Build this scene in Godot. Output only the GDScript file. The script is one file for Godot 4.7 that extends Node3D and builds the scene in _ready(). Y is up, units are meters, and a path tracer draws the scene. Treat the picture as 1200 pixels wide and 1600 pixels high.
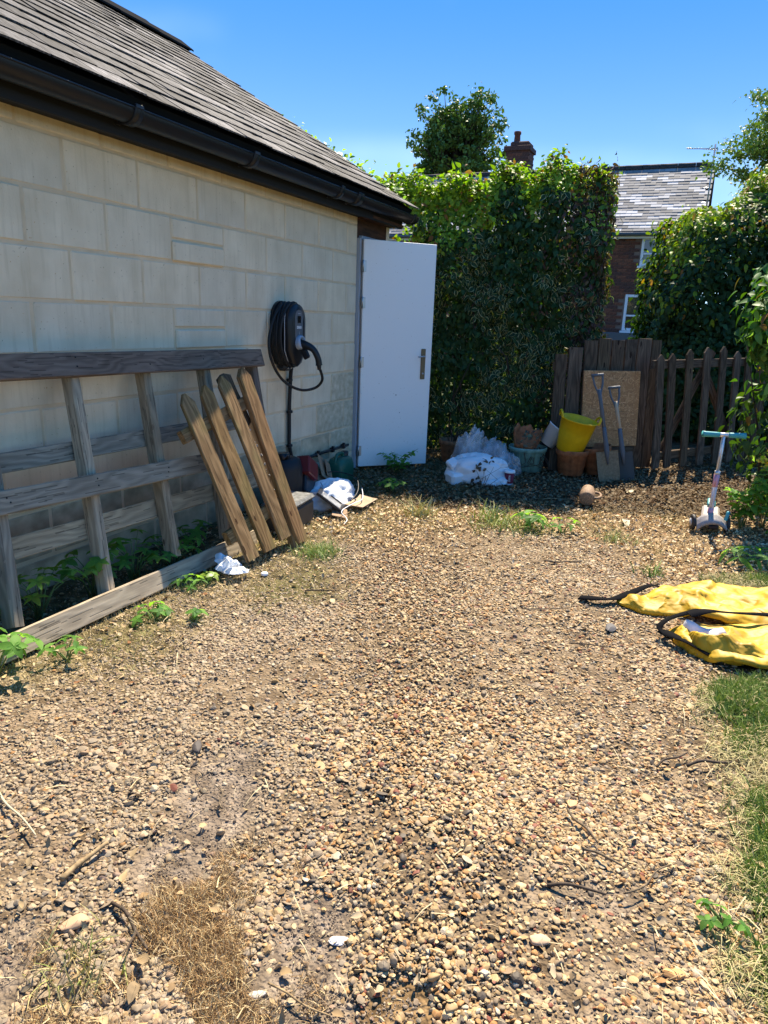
extends Node3D
# Back garden corner: rendered block garage, gravel yard, hedges, gate and clutter. World: x right, y up, -z away; units metres.
const EYE := 1.25          # height of the camera above the yard
const YAW := 0.4058        # the garage wall runs this far to the right of straight ahead
const DIST := 2.611        # from the camera to the plane of the garage wall
const SLOPE := 0.541       # roof pitch, radians

var dv := Vector3(sin(YAW), 0, -cos(YAW))    # along the wall, away
var nv := Vector3(cos(YAW), 0, sin(YAW))     # out of the wall
var turn_wall := PI / 2 - YAW
var rng := RandomNumberGenerator.new()
var noise_a := FastNoiseLite.new()
var noise_b := FastNoiseLite.new()
var used_names := {}
var M := {}

# ---------------------------------------------------------------- helpers
func W(s: float, off: float, h := 0.0) -> Vector3:
	return nv * (off - DIST) + dv * s + Vector3(0, h, 0)

func R(a: float, b: float) -> float:
	return rng.randf_range(a, b)

func rv(k: float) -> Vector3:
	return Vector3(R(-k, k), R(-k, k), R(-k, k))

func numbered(called: String) -> String:
	if not used_names.has(called):
		used_names[called] = 0
		return called
	used_names[called] += 1
	return "%s_%03d" % [called, used_names[called]]

func thing(called: String, label: String, category: String, at := Vector3.ZERO, turn := 0.0, group := "") -> Node3D:
	var o := Node3D.new()
	o.name = numbered(called)
	add_child(o)
	o.position = at
	o.rotation.y = turn
	tag(o, label, category, group)
	return o

func tag(o: Node3D, label: String, category: String, group := "") -> void:
	o.set_meta("label", label)
	o.set_meta("category", category)
	if group:
		o.set_meta("group", group)

func relabel(o: Node3D, label: String) -> void:
	o.set_meta("label", label)

func mesh_of(st: SurfaceTool) -> ArrayMesh:
	st.generate_normals()
	st.index()
	return st.commit()

func obj(called: String, mesh: Mesh, mat: Material, parent: Node = null, xf := Transform3D.IDENTITY) -> MeshInstance3D:
	var o := MeshInstance3D.new()
	o.mesh = mesh
	o.material_override = mat
	o.transform = xf
	if parent == null:
		o.name = numbered(called)
		add_child(o)
	else:
		var n := called
		var k := 0
		while parent.has_node(NodePath(n)):
			k += 1
			n = "%s_%03d" % [called, k]
		o.name = n
		parent.add_child(o, true)
	return o

# faster for many pieces: numbers them itself
func pieces(called: String, list: Array, parent: Node) -> void:
	for i in list.size():
		var o := MeshInstance3D.new()
		o.mesh = list[i][0]
		o.material_override = list[i][1]
		o.transform = list[i][2]
		o.name = called if i == 0 else "%s_%03d" % [called, i]
		parent.add_child(o, true)

func struct(o: Node3D, kind := "structure") -> Node3D:
	o.set_meta("kind", kind)
	return o

func scatter(called: String, mesh: Mesh, mat: Material, xfs: Array, cols: Array, parent: Node) -> MultiMeshInstance3D:
	var mm := MultiMesh.new()
	mm.transform_format = MultiMesh.TRANSFORM_3D
	mm.use_colors = true
	mm.mesh = mesh
	mm.instance_count = xfs.size()
	for i in xfs.size():
		mm.set_instance_transform(i, xfs[i])
		mm.set_instance_color(i, cols[i])
	var o := MultiMeshInstance3D.new()
	o.multimesh = mm
	o.material_override = mat
	o.set_meta("kind", "stuff")
	var n := called
	var k := 0
	while parent.has_node(NodePath(n)):
		k += 1
		n = "%s_%03d" % [called, k]
	o.name = n
	parent.add_child(o, true)
	return o

func ST(smooth := false) -> SurfaceTool:
	var st := SurfaceTool.new()
	st.begin(Mesh.PRIMITIVE_TRIANGLES)
	st.set_smooth_group(0 if smooth else -1)
	return st

func tri(st: SurfaceTool, a: Vector3, b: Vector3, c: Vector3) -> void:   # anticlockwise seen from outside
	st.add_vertex(a)
	st.add_vertex(c)
	st.add_vertex(b)

func quad(st: SurfaceTool, a: Vector3, b: Vector3, c: Vector3, d: Vector3) -> void:
	tri(st, a, b, c)
	tri(st, a, c, d)

# box with chamfered edges
func bx(st: SurfaceTool, c: Vector3, size: Vector3, bv := 0.004, b := Basis.IDENTITY) -> void:
	var h := size / 2
	var v := func(sx: float, sy: float, sz: float, ax: int) -> Vector3:
		var p := Vector3(sx * h.x, sy * h.y, sz * h.z)
		if ax != 0: p.x -= sx * bv
		if ax != 1: p.y -= sy * bv
		if ax != 2: p.z -= sz * bv
		return c + b * p
	for s in [-1.0, 1.0]:
		var fl: bool = s < 0
		var qs = [[v.call(s, -1, -1, 0), v.call(s, 1, -1, 0), v.call(s, 1, 1, 0), v.call(s, -1, 1, 0)],
			[v.call(-1, s, -1, 1), v.call(-1, s, 1, 1), v.call(1, s, 1, 1), v.call(1, s, -1, 1)],
			[v.call(-1, -1, s, 2), v.call(1, -1, s, 2), v.call(1, 1, s, 2), v.call(-1, 1, s, 2)]]
		for q in qs:
			if fl: quad(st, q[3], q[2], q[1], q[0])
			else: quad(st, q[0], q[1], q[2], q[3])
	if bv <= 0.0:
		return
	for s in [-1.0, 1.0]:
		for t in [-1.0, 1.0]:
			var e = [[v.call(s, t, -1, 0), v.call(s, t, -1, 1), v.call(s, t, 1, 1), v.call(s, t, 1, 0)],
				[v.call(s, -1, t, 2), v.call(s, -1, t, 0), v.call(s, 1, t, 0), v.call(s, 1, t, 2)],
				[v.call(-1, s, t, 1), v.call(-1, s, t, 2), v.call(1, s, t, 2), v.call(1, s, t, 1)]]
			for q in e:
				if s * t > 0: quad(st, q[3], q[2], q[1], q[0])
				else: quad(st, q[0], q[1], q[2], q[3])
			for u in [-1.0, 1.0]:
				var a: Vector3 = v.call(s, t, u, 0)
				var d: Vector3 = v.call(s, t, u, 1)
				var f: Vector3 = v.call(s, t, u, 2)
				if s * t * u > 0: tri(st, a, d, f)
				else: tri(st, f, d, a)

func box(size: Vector3, bv := 0.004) -> ArrayMesh:
	var st := ST()
	bx(st, Vector3.ZERO, size, bv)
	return mesh_of(st)

# tube along points; r is a number or a list of radii
func tube(st: SurfaceTool, pts: Array, r, n := 8, flat := Vector2.ONE) -> void:
	var rings := []
	var up := Vector3(0.31, 0.9, 0.17)
	for i in pts.size():
		var a: Vector3 = pts[max(i - 1, 0)]
		var b: Vector3 = pts[min(i + 1, pts.size() - 1)]
		var t := (b - a).normalized()
		if abs(t.dot(up.normalized())) > 0.97:
			up = Vector3(0.9, 0.2, 0.33)
		var x := up.cross(t).normalized()
		var y := t.cross(x).normalized()
		up = y
		var rad: float = r[i] if r is Array else r
		var ring := []
		for k in n:
			var f := TAU * k / n
			ring.append(pts[i] + x * cos(f) * rad * flat.x + y * sin(f) * rad * flat.y)
		rings.append(ring)
	for i in rings.size() - 1:
		for k in n:
			var k2 := (k + 1) % n
			quad(st, rings[i][k], rings[i][k2], rings[i + 1][k2], rings[i + 1][k])
	for k in range(1, n - 1):
		tri(st, rings[0][0], rings[0][k + 1], rings[0][k])
		var l: Array = rings[-1]
		tri(st, l[0], l[k], l[k + 1])

func curve(pts: Array, per := 6) -> Array:
	var out := []
	for i in pts.size() - 1:
		var p0: Vector3 = pts[max(i - 1, 0)]
		var p3: Vector3 = pts[min(i + 2, pts.size() - 1)]
		for k in per:
			out.append((pts[i] as Vector3).cubic_interpolate(pts[i + 1], p0, p3, float(k) / per))
	out.append(pts[-1])
	return out

# surface of revolution about y; prof is a list of Vector2(radius, height); wob(angle, height index) scales the radius
func lathe(st: SurfaceTool, prof: Array, n := 28, xf := Transform3D.IDENTITY, wob = null) -> void:
	var rings := []
	for i in prof.size():
		var ring := []
		for k in n:
			var f := TAU * k / n
			var rr: float = prof[i].x
			var yy: float = prof[i].y
			if wob != null:
				var q: Vector2 = wob.call(f, i, Vector2(rr, yy))
				rr = q.x
				yy = q.y
			ring.append(xf * Vector3(cos(f) * rr, yy, -sin(f) * rr))
		rings.append(ring)
	for i in rings.size() - 1:
		for k in n:
			var k2 := (k + 1) % n
			quad(st, rings[i][k], rings[i][k2], rings[i + 1][k2], rings[i + 1][k])

# a sawn board along x with worn, uneven edges; tip > 0 points the +x end
func board(l: float, h: float, t: float, tip := 0.0, wear := 0.0015, segs := 5, bow := 0.003) -> ArrayMesh:
	var st := ST()
	var bv := minf(h, t) * 0.14
	var rings := []
	var ph := R(0, 6)
	for i in segs + 1:
		var u := float(i) / segs
		var x := lerpf(-l / 2, l / 2 - tip, u)
		var o := Vector2(sin(u * PI) * bow * sin(ph), sin(u * 4 + ph) * bow * 0.7)
		rings.append(_ring(x, h, t, bv, o, wear))
	if tip > 0.0:
		rings.append(_ring(l / 2, h * 0.1, t, bv * 0.3, Vector2.ZERO, wear * 0.4))
	for i in rings.size() - 1:
		for k in 8:
			var k2 := (k + 1) % 8
			quad(st, rings[i][k], rings[i][k2], rings[i + 1][k2], rings[i + 1][k])
	for k in range(1, 7):
		tri(st, rings[0][0], rings[0][k + 1], rings[0][k])
		tri(st, rings[-1][0], rings[-1][k], rings[-1][k + 1])
	return mesh_of(st)

func _ring(x: float, h: float, t: float, bv: float, o: Vector2, wear: float) -> Array:
	var a := h / 2
	var b := t / 2
	var pts := []
	for q in [Vector2(a, -b + bv), Vector2(a, b - bv), Vector2(a - bv, b), Vector2(-a + bv, b), Vector2(-a, b - bv), Vector2(-a, -b + bv), Vector2(-a + bv, -b), Vector2(a - bv, -b)]:
		pts.append(Vector3(x + R(-wear, wear) * 0.6, q.x + o.x + R(-wear, wear), q.y + o.y + R(-wear, wear) * 0.6))
	return pts

# transform that lays a mesh's x axis from a to b, with its z axis near face
func span(a: Vector3, b: Vector3, face: Vector3) -> Transform3D:
	var x := (b - a).normalized()
	var y := face.cross(x).normalized()
	return Transform3D(Basis(x, y, x.cross(y).normalized()), (a + b) / 2)

# lumpy closed body on a ball
func lump(rad: Vector3, amp: float, freq: float, sd: int, nu := 40, nv_ := 24, flat_at := -2.0, crease := 0.0) -> ArrayMesh:
	var st := ST(true)
	var no := FastNoiseLite.new()
	no.seed = sd
	no.frequency = freq
	no.fractal_octaves = 4
	no.fractal_type = FastNoiseLite.FRACTAL_RIDGED if crease > 0 else FastNoiseLite.FRACTAL_FBM
	var g := []
	for j in nv_ + 1:
		var row := []
		for i in nu:
			var ph := PI * j / nv_
			var th := TAU * i / nu
			var d := Vector3(sin(ph) * cos(th), cos(ph), -sin(ph) * sin(th))
			var p := d * rad * (1 + amp * no.get_noise_3dv(d * 10))
			p.y = maxf(p.y, flat_at * rad.y)
			row.append(p)
		g.append(row)
	for j in nv_:
		for i in nu:
			var i2 := (i + 1) % nu
			quad(st, g[j + 1][i], g[j + 1][i2], g[j][i2], g[j][i])
	return mesh_of(st)

# crumpled thin sheet, domed, about its own middle
func crumple(w: float, d: float, h: float, sd: int, n := 44) -> ArrayMesh:
	var st := ST(true)
	var r2 := RandomNumberGenerator.new()
	r2.seed = sd
	var folds := []
	for i in 9:
		folds.append([Vector2.from_angle(r2.randf() * PI), r2.randf_range(1.0, 2.0) * (1 + 0.33 * i), r2.randf() * 6, h * 0.26 / (1 + 0.4 * i)])
	var g := []
	for i in n + 1:
		var row := []
		for j in n + 1:
			var q := Vector2(i, j) / n * 2 - Vector2.ONE
			var k := q.length() / maxf(absf(q.x), absf(q.y)) if q.length() > 0.001 else 1.0
			q /= lerpf(1.0, k, 0.8)
			var y := h * (1.0 - pow(q.length(), 2)) * 0.8
			for f in folds:
				y += (absf(fposmod(q.dot(f[0]) * f[1] + f[2] + 0.4 * sin(q.x * 3 + f[2]), 2.0) - 1.0) - 0.5) * f[3]
			var e := 1.0 + 0.22 * sin(q.angle() * 3 + sd) + 0.12 * sin(q.angle() * 7 + sd * 2)
			row.append(Vector3(q.x * w * 0.5 * e, maxf(y, -0.005), q.y * d * 0.5 * e))
		g.append(row)
	for i in n:
		for j in n:
			quad(st, g[i][j], g[i][j + 1], g[i + 1][j + 1], g[i + 1][j])
	return mesh_of(st)

# leaf along +z with its face up (+y); margin colours the rim
func leaf_mesh(l: float, w: float, fold: float, curl: float, green: Color, margin = null, wavy := 0.0, n := 5) -> ArrayMesh:
	var st := ST(true)
	var cols := 5 if margin != null else 3
	var g := []
	for i in n + 1:
		var u := float(i) / n
		var half := w * 0.5 * pow(sin(PI * pow(u, 0.75) * 0.985 + 0.02), 0.8)
		var row := []
		for k in cols:
			var x := (float(k) / (cols - 1)) * 2 - 1
			if cols == 5 and abs(x) == 0.5:
				x *= 1.5
			var wv := wavy * sin(u * 19.0 + (2.0 if x > 0 else 0.0)) * absf(x)
			row.append([Vector3(x * half, absf(x) * half * fold - curl * l * u * u + wv * w, (u - 0.0) * l), margin if margin != null and absf(x) > 0.9 else green])
		g.append(row)
	for i in n:
		for k in cols - 1:
			var q := [g[i][k], g[i + 1][k], g[i + 1][k + 1], g[i][k + 1]]
			var vc = q[0][1]
			if margin != null:
				vc = margin if (k == 0 or k == cols - 2) else green
			for id in [0, 2, 1, 0, 3, 2]:
				st.set_color(vc)
				st.add_vertex(q[id][0])
	return mesh_of(st)

func leaf_basis(n: Vector3, t: Vector3, s: float) -> Basis:
	var y := n.normalized()
	var z := (t - y * t.dot(y))
	z = z.normalized() if z.length() > 0.01 else y.cross(Vector3(0.3, 0.8, 0.5)).normalized()
	var x := y.cross(z)
	return Basis(x * s, y * s, z * s)

# ---------------------------------------------------------------- materials
func tex(im: Image) -> ImageTexture:
	return ImageTexture.create_from_image(im)

func lin(r: float, g: float, b: float) -> Color:
	return Color(r, g, b).linear_to_srgb()

func noise_image(size: int, sd: int, freq: float, lo: Color, hi: Color, oct := 5, gamma := 1.0) -> Image:
	var no := FastNoiseLite.new()
	no.seed = sd
	no.frequency = freq
	no.fractal_octaves = oct
	var raw := no.get_seamless_image(size, size)
	var im := Image.create(size, size, false, Image.FORMAT_RGB8)
	for y in size:
		for x in size:
			im.set_pixel(x, y, lo.lerp(hi, pow(raw.get_pixel(x, y).r, gamma)))
	return im

func wood_image(sd: int, dark: Color, light: Color, knot: Color, green := 0.0) -> Image:
	var w := 640
	var h := 128
	var im := Image.create(w, h, false, Image.FORMAT_RGB8)
	var r2 := RandomNumberGenerator.new()
	r2.seed = sd
	var knots := []
	for i in 7:
		knots.append(Vector3(r2.randf() * w, r2.randf() * h, r2.randf_range(2, 4.5)))
	var no := FastNoiseLite.new()
	no.seed = sd
	no.frequency = 0.01
	no.fractal_octaves = 3
	for y in h:
		for x in w:
			var v := float(y)
			var kd := 0.0
			for k in knots:
				var d := Vector2((x - k.x) * 0.45, y - k.y)
				var q: float = k.z / (d.length() + 0.6)
				v += signf(d.y) * q * 3.5 * clampf(1.0 - d.length() / 40.0, 0, 1)
				if q > 1.0: kd = 1.0
			var ring := v * 0.16 + no.get_noise_2d(x * 0.5, v * 1.2) * 5.0
			var a := 0.5 + 0.5 * sin(ring * TAU * 0.5)
			var streak := no.get_noise_2d(x * 2.0 + 900, y * 60.0) * 0.5 + 0.5
			var blot := no.get_noise_2d(x * 0.9 - 500, y * 1.6 + 300) * 0.5 + 0.5
			var c := dark.lerp(light, clampf(a * 0.38 + streak * 0.42 + blot * 0.5 - 0.12, 0, 1))
			if no.get_noise_2d(x * 0.8 + 70, y * 34.0 + 70) > 0.44:
				c = c.darkened(0.35)
			if green > 0.0 and blot > 0.52:
				c = c.lerp(Color(0.36, 0.38, 0.2), green * (blot - 0.52) * 3.0)
			if kd > 0.0: c = c.lerp(knot, 0.8)
			im.set_pixel(x, y, c)
	return im

func mat(c: Color, rough := 0.8, opts := {}) -> StandardMaterial3D:
	var m := StandardMaterial3D.new()
	m.albedo_color = c
	m.roughness = rough
	m.metallic_specular = opts.get("spec", 0.4)
	m.metallic = opts.get("metal", 0.0)
	if opts.has("tex"):
		m.albedo_texture = opts.tex
	if opts.has("scale"):
		m.uv1_triplanar = true
		m.uv1_world_triplanar = opts.get("world", false)
		m.uv1_scale = opts.scale if opts.scale is Vector3 else Vector3.ONE * opts.scale
		m.uv1_offset = opts.get("offset", Vector3.ZERO)
	if opts.has("bump"):
		m.heightmap_enabled = true
		m.heightmap_texture = opts.bump
		m.heightmap_scale = opts.get("bump_cm", 0.5)
	if opts.has("back"):
		m.backlight_enabled = true
		m.backlight = opts.back
	if opts.get("vcol", false):
		m.vertex_color_use_as_albedo = true
	if opts.has("alpha"):
		m.transparency = BaseMaterial3D.TRANSPARENCY_ALPHA
		m.albedo_color.a = opts.alpha
	m.cull_mode = BaseMaterial3D.CULL_DISABLED
	return m

func wood_set(key: String, im: Image, rough: float, n := 4, length := 2.4, height := 0.36) -> void:
	var t := tex(im)
	M[key] = []
	for i in n:
		M[key].append(mat(Color.from_hsv(R(0.05, 0.12), R(0, 0.1), R(0.84, 1.0)), rough, {"tex": t, "scale": Vector3(1 / length, 1 / height, 1 / height), "offset": Vector3(0.5 + R(-0.15, 0.15), R(0, 1), R(0, 1)), "bump": t, "bump_cm": 0.25, "spec": 0.25}))

func pick(key: String) -> Material:
	return M[key][rng.randi() % M[key].size()]

func make_materials() -> void:
	var fine := tex(noise_image(256, 3, 0.045, Color(0.3, 0.3, 0.3), Color(0.7, 0.7, 0.7), 5))
	var blot := tex(noise_image(256, 5, 0.012, Color(0.9, 0.885, 0.86), Color(1, 1, 1), 6))
	var stain := tex(noise_image(256, 9, 0.02, Color(0.52, 0.51, 0.47), Color(1, 0.99, 0.95), 6, 0.8))
	var soil := tex(noise_image(512, 12, 0.02, Color(0.5, 0.48, 0.46), Color(1, 1, 1), 6))
	M.fine = fine
	var grainy := tex(noise_image(512, 61, 0.16, Color(0.2, 0.2, 0.2), Color(0.8, 0.8, 0.8), 4))
	var slate_streak := tex(noise_image(256, 51, 0.03, Color(0.3, 0.29, 0.28), Color(1, 1, 1), 5))
	var wall_im := noise_image(512, 5, 0.008, Color(0.9, 0.885, 0.86), Color(1, 1, 1), 6)
	var run := FastNoiseLite.new()
	run.seed = 88
	run.frequency = 0.03
	for y in 512:
		for x in 512:
			var v := run.get_noise_2d(absf(x - 256) * 1.6, absf(y - 256) * 0.16)
			var c := wall_im.get_pixel(x, y)
			wall_im.set_pixel(x, y, c.lerp(Color(0.74, 0.70, 0.62), clampf((v - 0.14) * 0.7, 0, 0.16)))
	var r4 := RandomNumberGenerator.new()
	r4.seed = 5
	for i in 160:
		var p := Vector2i(r4.randi() % 510, r4.randi() % 510)
		var c := Color(0.45, 0.38, 0.3) if r4.randf() < 0.75 else Color(0.75, 0.55, 0.36)
		for a in r4.randi_range(1, 3):
			wall_im.set_pixel(p.x + a % 2, p.y + a / 2, c)
	var door_im := Image.create(512, 512, false, Image.FORMAT_RGB8)
	door_im.fill(Color(1, 1, 1))
	for i in 700:
		var v := 1.0 - pow(r4.randf(), 3.0) * 0.9
		var p := Vector2i(r4.randi() % 511, int(v * 510))
		var c := Color(1, 1, 1).lerp(Color(0.62, 0.55, 0.45), r4.randf() * 0.6)
		door_im.set_pixel(p.x, p.y, c)
		if r4.randf() < 0.2: door_im.set_pixel(p.x + 1, p.y, c)
	var wall_tex := tex(wall_im)
	M.paint = []
	for c in [lin(0.80, 0.67, 0.475), lin(0.77, 0.655, 0.475), lin(0.82, 0.68, 0.475), lin(0.76, 0.645, 0.47)]:
		M.paint.append(mat(c, 0.75, {"tex": wall_tex, "scale": Vector3(1.3, 0.8, 1.3), "world": true, "bump": grainy, "bump_cm": 0.22}))
	M.paint_grey = [mat(lin(0.74, 0.63, 0.46), 0.85, {"tex": stain, "scale": 1.1, "world": true, "bump": fine, "bump_cm": 0.4}), mat(lin(0.70, 0.60, 0.45), 0.85, {"tex": stain, "scale": 1.4, "world": true, "bump": fine, "bump_cm": 0.4})]
	M.paint_peeling = mat(lin(0.72, 0.63, 0.48), 0.85, {"tex": tex(noise_image(256, 31, 0.03, Color(0.74, 0.72, 0.66), Color(1, 0.99, 0.96), 6)), "scale": 1.6, "world": true, "bump": fine, "bump_cm": 0.5})
	M.mortar = mat(lin(0.71, 0.56, 0.37), 0.9, {"tex": blot, "scale": 2.0, "world": true, "bump": fine, "bump_cm": 0.5})
	M.slate = []
	for k in [0.08, 0.14, 0.2, 0.33, 0.12, 0.17]:
		M.slate.append(mat(lin(k, k * 0.965, k * 0.975), 0.75, {"tex": slate_streak, "scale": Vector3(7, 1.3, 1.3), "bump": fine, "bump_cm": 0.35, "spec": 0.2, "offset": Vector3(k * 31, 0, k * 57)}))
	M.dark_slate = mat(lin(0.02, 0.02, 0.021), 1.0, {"spec": 0.05})
	M.black_plastic = mat(lin(0.012, 0.012, 0.014), 0.35)
	M.black_rubber = mat(lin(0.012, 0.012, 0.013), 0.55)
	M.black_board = mat(lin(0.012, 0.012, 0.013), 0.7)
	M.brown_wood = mat(lin(0.11, 0.05, 0.028), 0.7, {"tex": stain, "scale": Vector3(1, 6, 6)})
	M.door = mat(lin(0.78, 0.765, 0.735), 0.42, {"tex": tex(door_im), "scale": 0.5})
	M.steel = mat(lin(0.42, 0.42, 0.43), 0.35, {"metal": 0.9})
	M.brass = mat(lin(0.17, 0.13, 0.075), 0.45, {"metal": 0.6})
	M.jamb = mat(lin(0.3, 0.33, 0.37), 0.6)
	M.soil = mat(Color.WHITE, 1.0, {"tex": soil, "scale": 1.1, "world": true, "vcol": true, "bump": tex(noise_image(512, 14, 0.12, Color(0, 0, 0), Color(1, 1, 1), 5)), "bump_cm": 1.0, "spec": 0.2})
	M.stone = mat(Color.WHITE, 0.62, {"vcol": true, "tex": tex(noise_image(128, 15, 0.05, Color(0.72, 0.7, 0.68), Color(1, 1, 1), 4)), "scale": 22.0, "spec": 0.35})
	M.blade = mat(Color.WHITE, 0.6, {"vcol": true, "back": Color(0.5, 0.5, 0.3), "spec": 0.3})
	M.straw = mat(Color.WHITE, 0.65, {"vcol": true, "spec": 0.3})
	M.litter = mat(Color.WHITE, 0.8, {"vcol": true, "back": Color(0.3, 0.25, 0.15), "spec": 0.25})
	M.leaf = mat(Color.WHITE, 0.5, {"vcol": true, "back": Color(0.8, 0.9, 0.3), "spec": 0.28})
	M.leaf_far = mat(Color.WHITE, 0.55, {"vcol": true, "back": Color(0.5, 0.6, 0.25), "spec": 0.3})
	M.bark = mat(lin(0.09, 0.065, 0.045), 0.9, {"tex": stain, "scale": Vector3(3, 1, 3)})
	M.stem_green = mat(lin(0.12, 0.17, 0.05), 0.6)
	M.twig = [mat(lin(0.1, 0.07, 0.05), 0.8, {"tex": stain, "scale": 9.0}), mat(lin(0.2, 0.15, 0.1), 0.8, {"tex": stain, "scale": 9.0}), mat(lin(0.42, 0.3, 0.17), 0.8, {"tex": stain, "scale": 7.0}), mat(lin(0.5, 0.42, 0.26), 0.7)]
	M.terracotta = mat(lin(0.54, 0.2, 0.09), 0.75, {"tex": stain, "scale": 4.0, "bump": fine, "bump_cm": 0.1})
	M.terracotta_pale = mat(lin(0.42, 0.2, 0.11), 0.8, {"tex": stain, "scale": 5.0})
	M.teal_pot = mat(lin(0.26, 0.47, 0.44), 0.55, {"tex": stain, "scale": 3.0})
	M.yellow_tub = mat(lin(0.74, 0.46, 0.008), 0.45, {"tex": blot, "scale": 4.0})
	M.yellow_bag = mat(lin(0.68, 0.42, 0.018), 0.55, {"tex": tex(noise_image(256, 41, 0.009, Color(0.45, 0.42, 0.36), Color(1, 1, 1), 6, 0.45)), "scale": 2.2, "back": Color(0.25, 0.2, 0.02), "bump": fine, "bump_cm": 0.25})
	M.white_plastic = mat(lin(0.7, 0.72, 0.74), 0.4, {"back": Color(0.4, 0.4, 0.42)})
	M.white_hard = mat(lin(0.7, 0.72, 0.74), 0.4)
	M.clear_film = mat(lin(0.66, 0.7, 0.76), 0.22, {"alpha": 0.24, "spec": 0.6})
	M.strap = mat(lin(0.009, 0.009, 0.010), 0.95, {"spec": 0.08, "bump": fine, "scale": 60.0, "bump_cm": 0.1})
	M.cardboard = [mat(lin(0.3, 0.2, 0.125), 0.85, {"tex": blot, "scale": 5.0}), mat(lin(0.36, 0.27, 0.18), 0.85, {"tex": blot, "scale": 5.0})]
	M.green_can = mat(lin(0.015, 0.09, 0.06), 0.4)
	M.red_case = mat(lin(0.1, 0.012, 0.013), 0.45)
	M.grey_bin = mat(lin(0.06, 0.055, 0.05), 0.5, {"tex": blot, "scale": 6.0})
	M.grey_lid = mat(lin(0.25, 0.26, 0.28), 0.4, {"tex": stain, "scale": 6.0})
	M.cup = mat(lin(0.13, 0.008, 0.028), 0.5)
	M.white_print = mat(lin(0.75, 0.75, 0.75), 0.5)
	M.grey_panel = mat(lin(0.11, 0.12, 0.13), 0.4)
	M.grey_trim = mat(lin(0.4, 0.4, 0.41), 0.4)
	M.socket = mat(lin(0.28, 0.33, 0.4), 0.45)
	M.screen = mat(lin(0.012, 0.012, 0.012), 0.12)
	M.scooter_pale = mat(lin(0.62, 0.58, 0.6), 0.4, {"tex": blot, "scale": 9.0})
	M.scooter_pink = mat(lin(0.52, 0.28, 0.36), 0.4)
	M.scooter_teal = mat(lin(0.06, 0.3, 0.31), 0.5)
	M.brick = []
	for c in [lin(0.24, 0.085, 0.055), lin(0.29, 0.11, 0.07), lin(0.19, 0.075, 0.055), lin(0.15, 0.07, 0.06)]:
		M.brick.append(mat(c, 0.85, {"tex": stain, "scale": 5.0}))
	M.brick_any = mat(Color.WHITE, 0.85, {"vcol": true})
	M.brick_mortar = mat(lin(0.2, 0.14, 0.11), 0.9)
	M.lime = mat(lin(0.36, 0.32, 0.27), 0.9)
	M.window_frame = mat(lin(0.72, 0.73, 0.74), 0.4)
	M.glass_dark = mat(lin(0.02, 0.025, 0.03), 0.06, {"spec": 0.7})
	M.lead_grey = mat(lin(0.09, 0.1, 0.11), 0.6)
	wood_set("grey_wood", wood_image(101, Color(0.50, 0.455, 0.39), Color(0.77, 0.71, 0.61), Color(0.26, 0.21, 0.16)), 0.85, 6)
	wood_set("grey_wood_dark", wood_image(107, Color(0.37, 0.335, 0.3), Color(0.57, 0.52, 0.47), Color(0.2, 0.17, 0.14)), 0.85, 3)
	wood_set("tan_wood", wood_image(113, Color(0.42, 0.325, 0.215), Color(0.77, 0.64, 0.46), Color(0.24, 0.14, 0.07), 0.5), 0.8, 5)
	wood_set("brown_fence", wood_image(131, Color(0.25, 0.21, 0.175), Color(0.49, 0.42, 0.355), Color(0.14, 0.1, 0.08)), 0.85, 5)
	# strand board: overlapping chips of several tones
	var osb := Image.create(384, 384, false, Image.FORMAT_RGB8)
	osb.fill(Color(0.68, 0.53, 0.39))
	var r3 := RandomNumberGenerator.new()
	r3.seed = 77
	for i in 1500:
		var p := Vector2(r3.randf() * 384, r3.randf() * 384)
		var dir := Vector2.from_angle(r3.randf() * TAU)
		var ln := r3.randf_range(10, 34)
		var wd := r3.randf_range(1.5, 5)
		var c := Color(0.58, 0.43, 0.31).lerp(Color(0.95, 0.81, 0.65), r3.randf())
		if r3.randf() < 0.12: c = c.darkened(0.4)
		for a in int(ln):
			for b in int(wd):
				var q := p + dir * a + dir.orthogonal() * b
				osb.set_pixel(posmod(int(q.x), 384), posmod(int(q.y), 384), c.darkened(0.02 * b))
	M.osb = mat(Color(1, 0.92, 0.82), 0.75, {"tex": tex(osb), "scale": 1.6, "bump": tex(osb), "bump_cm": 0.1})
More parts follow.
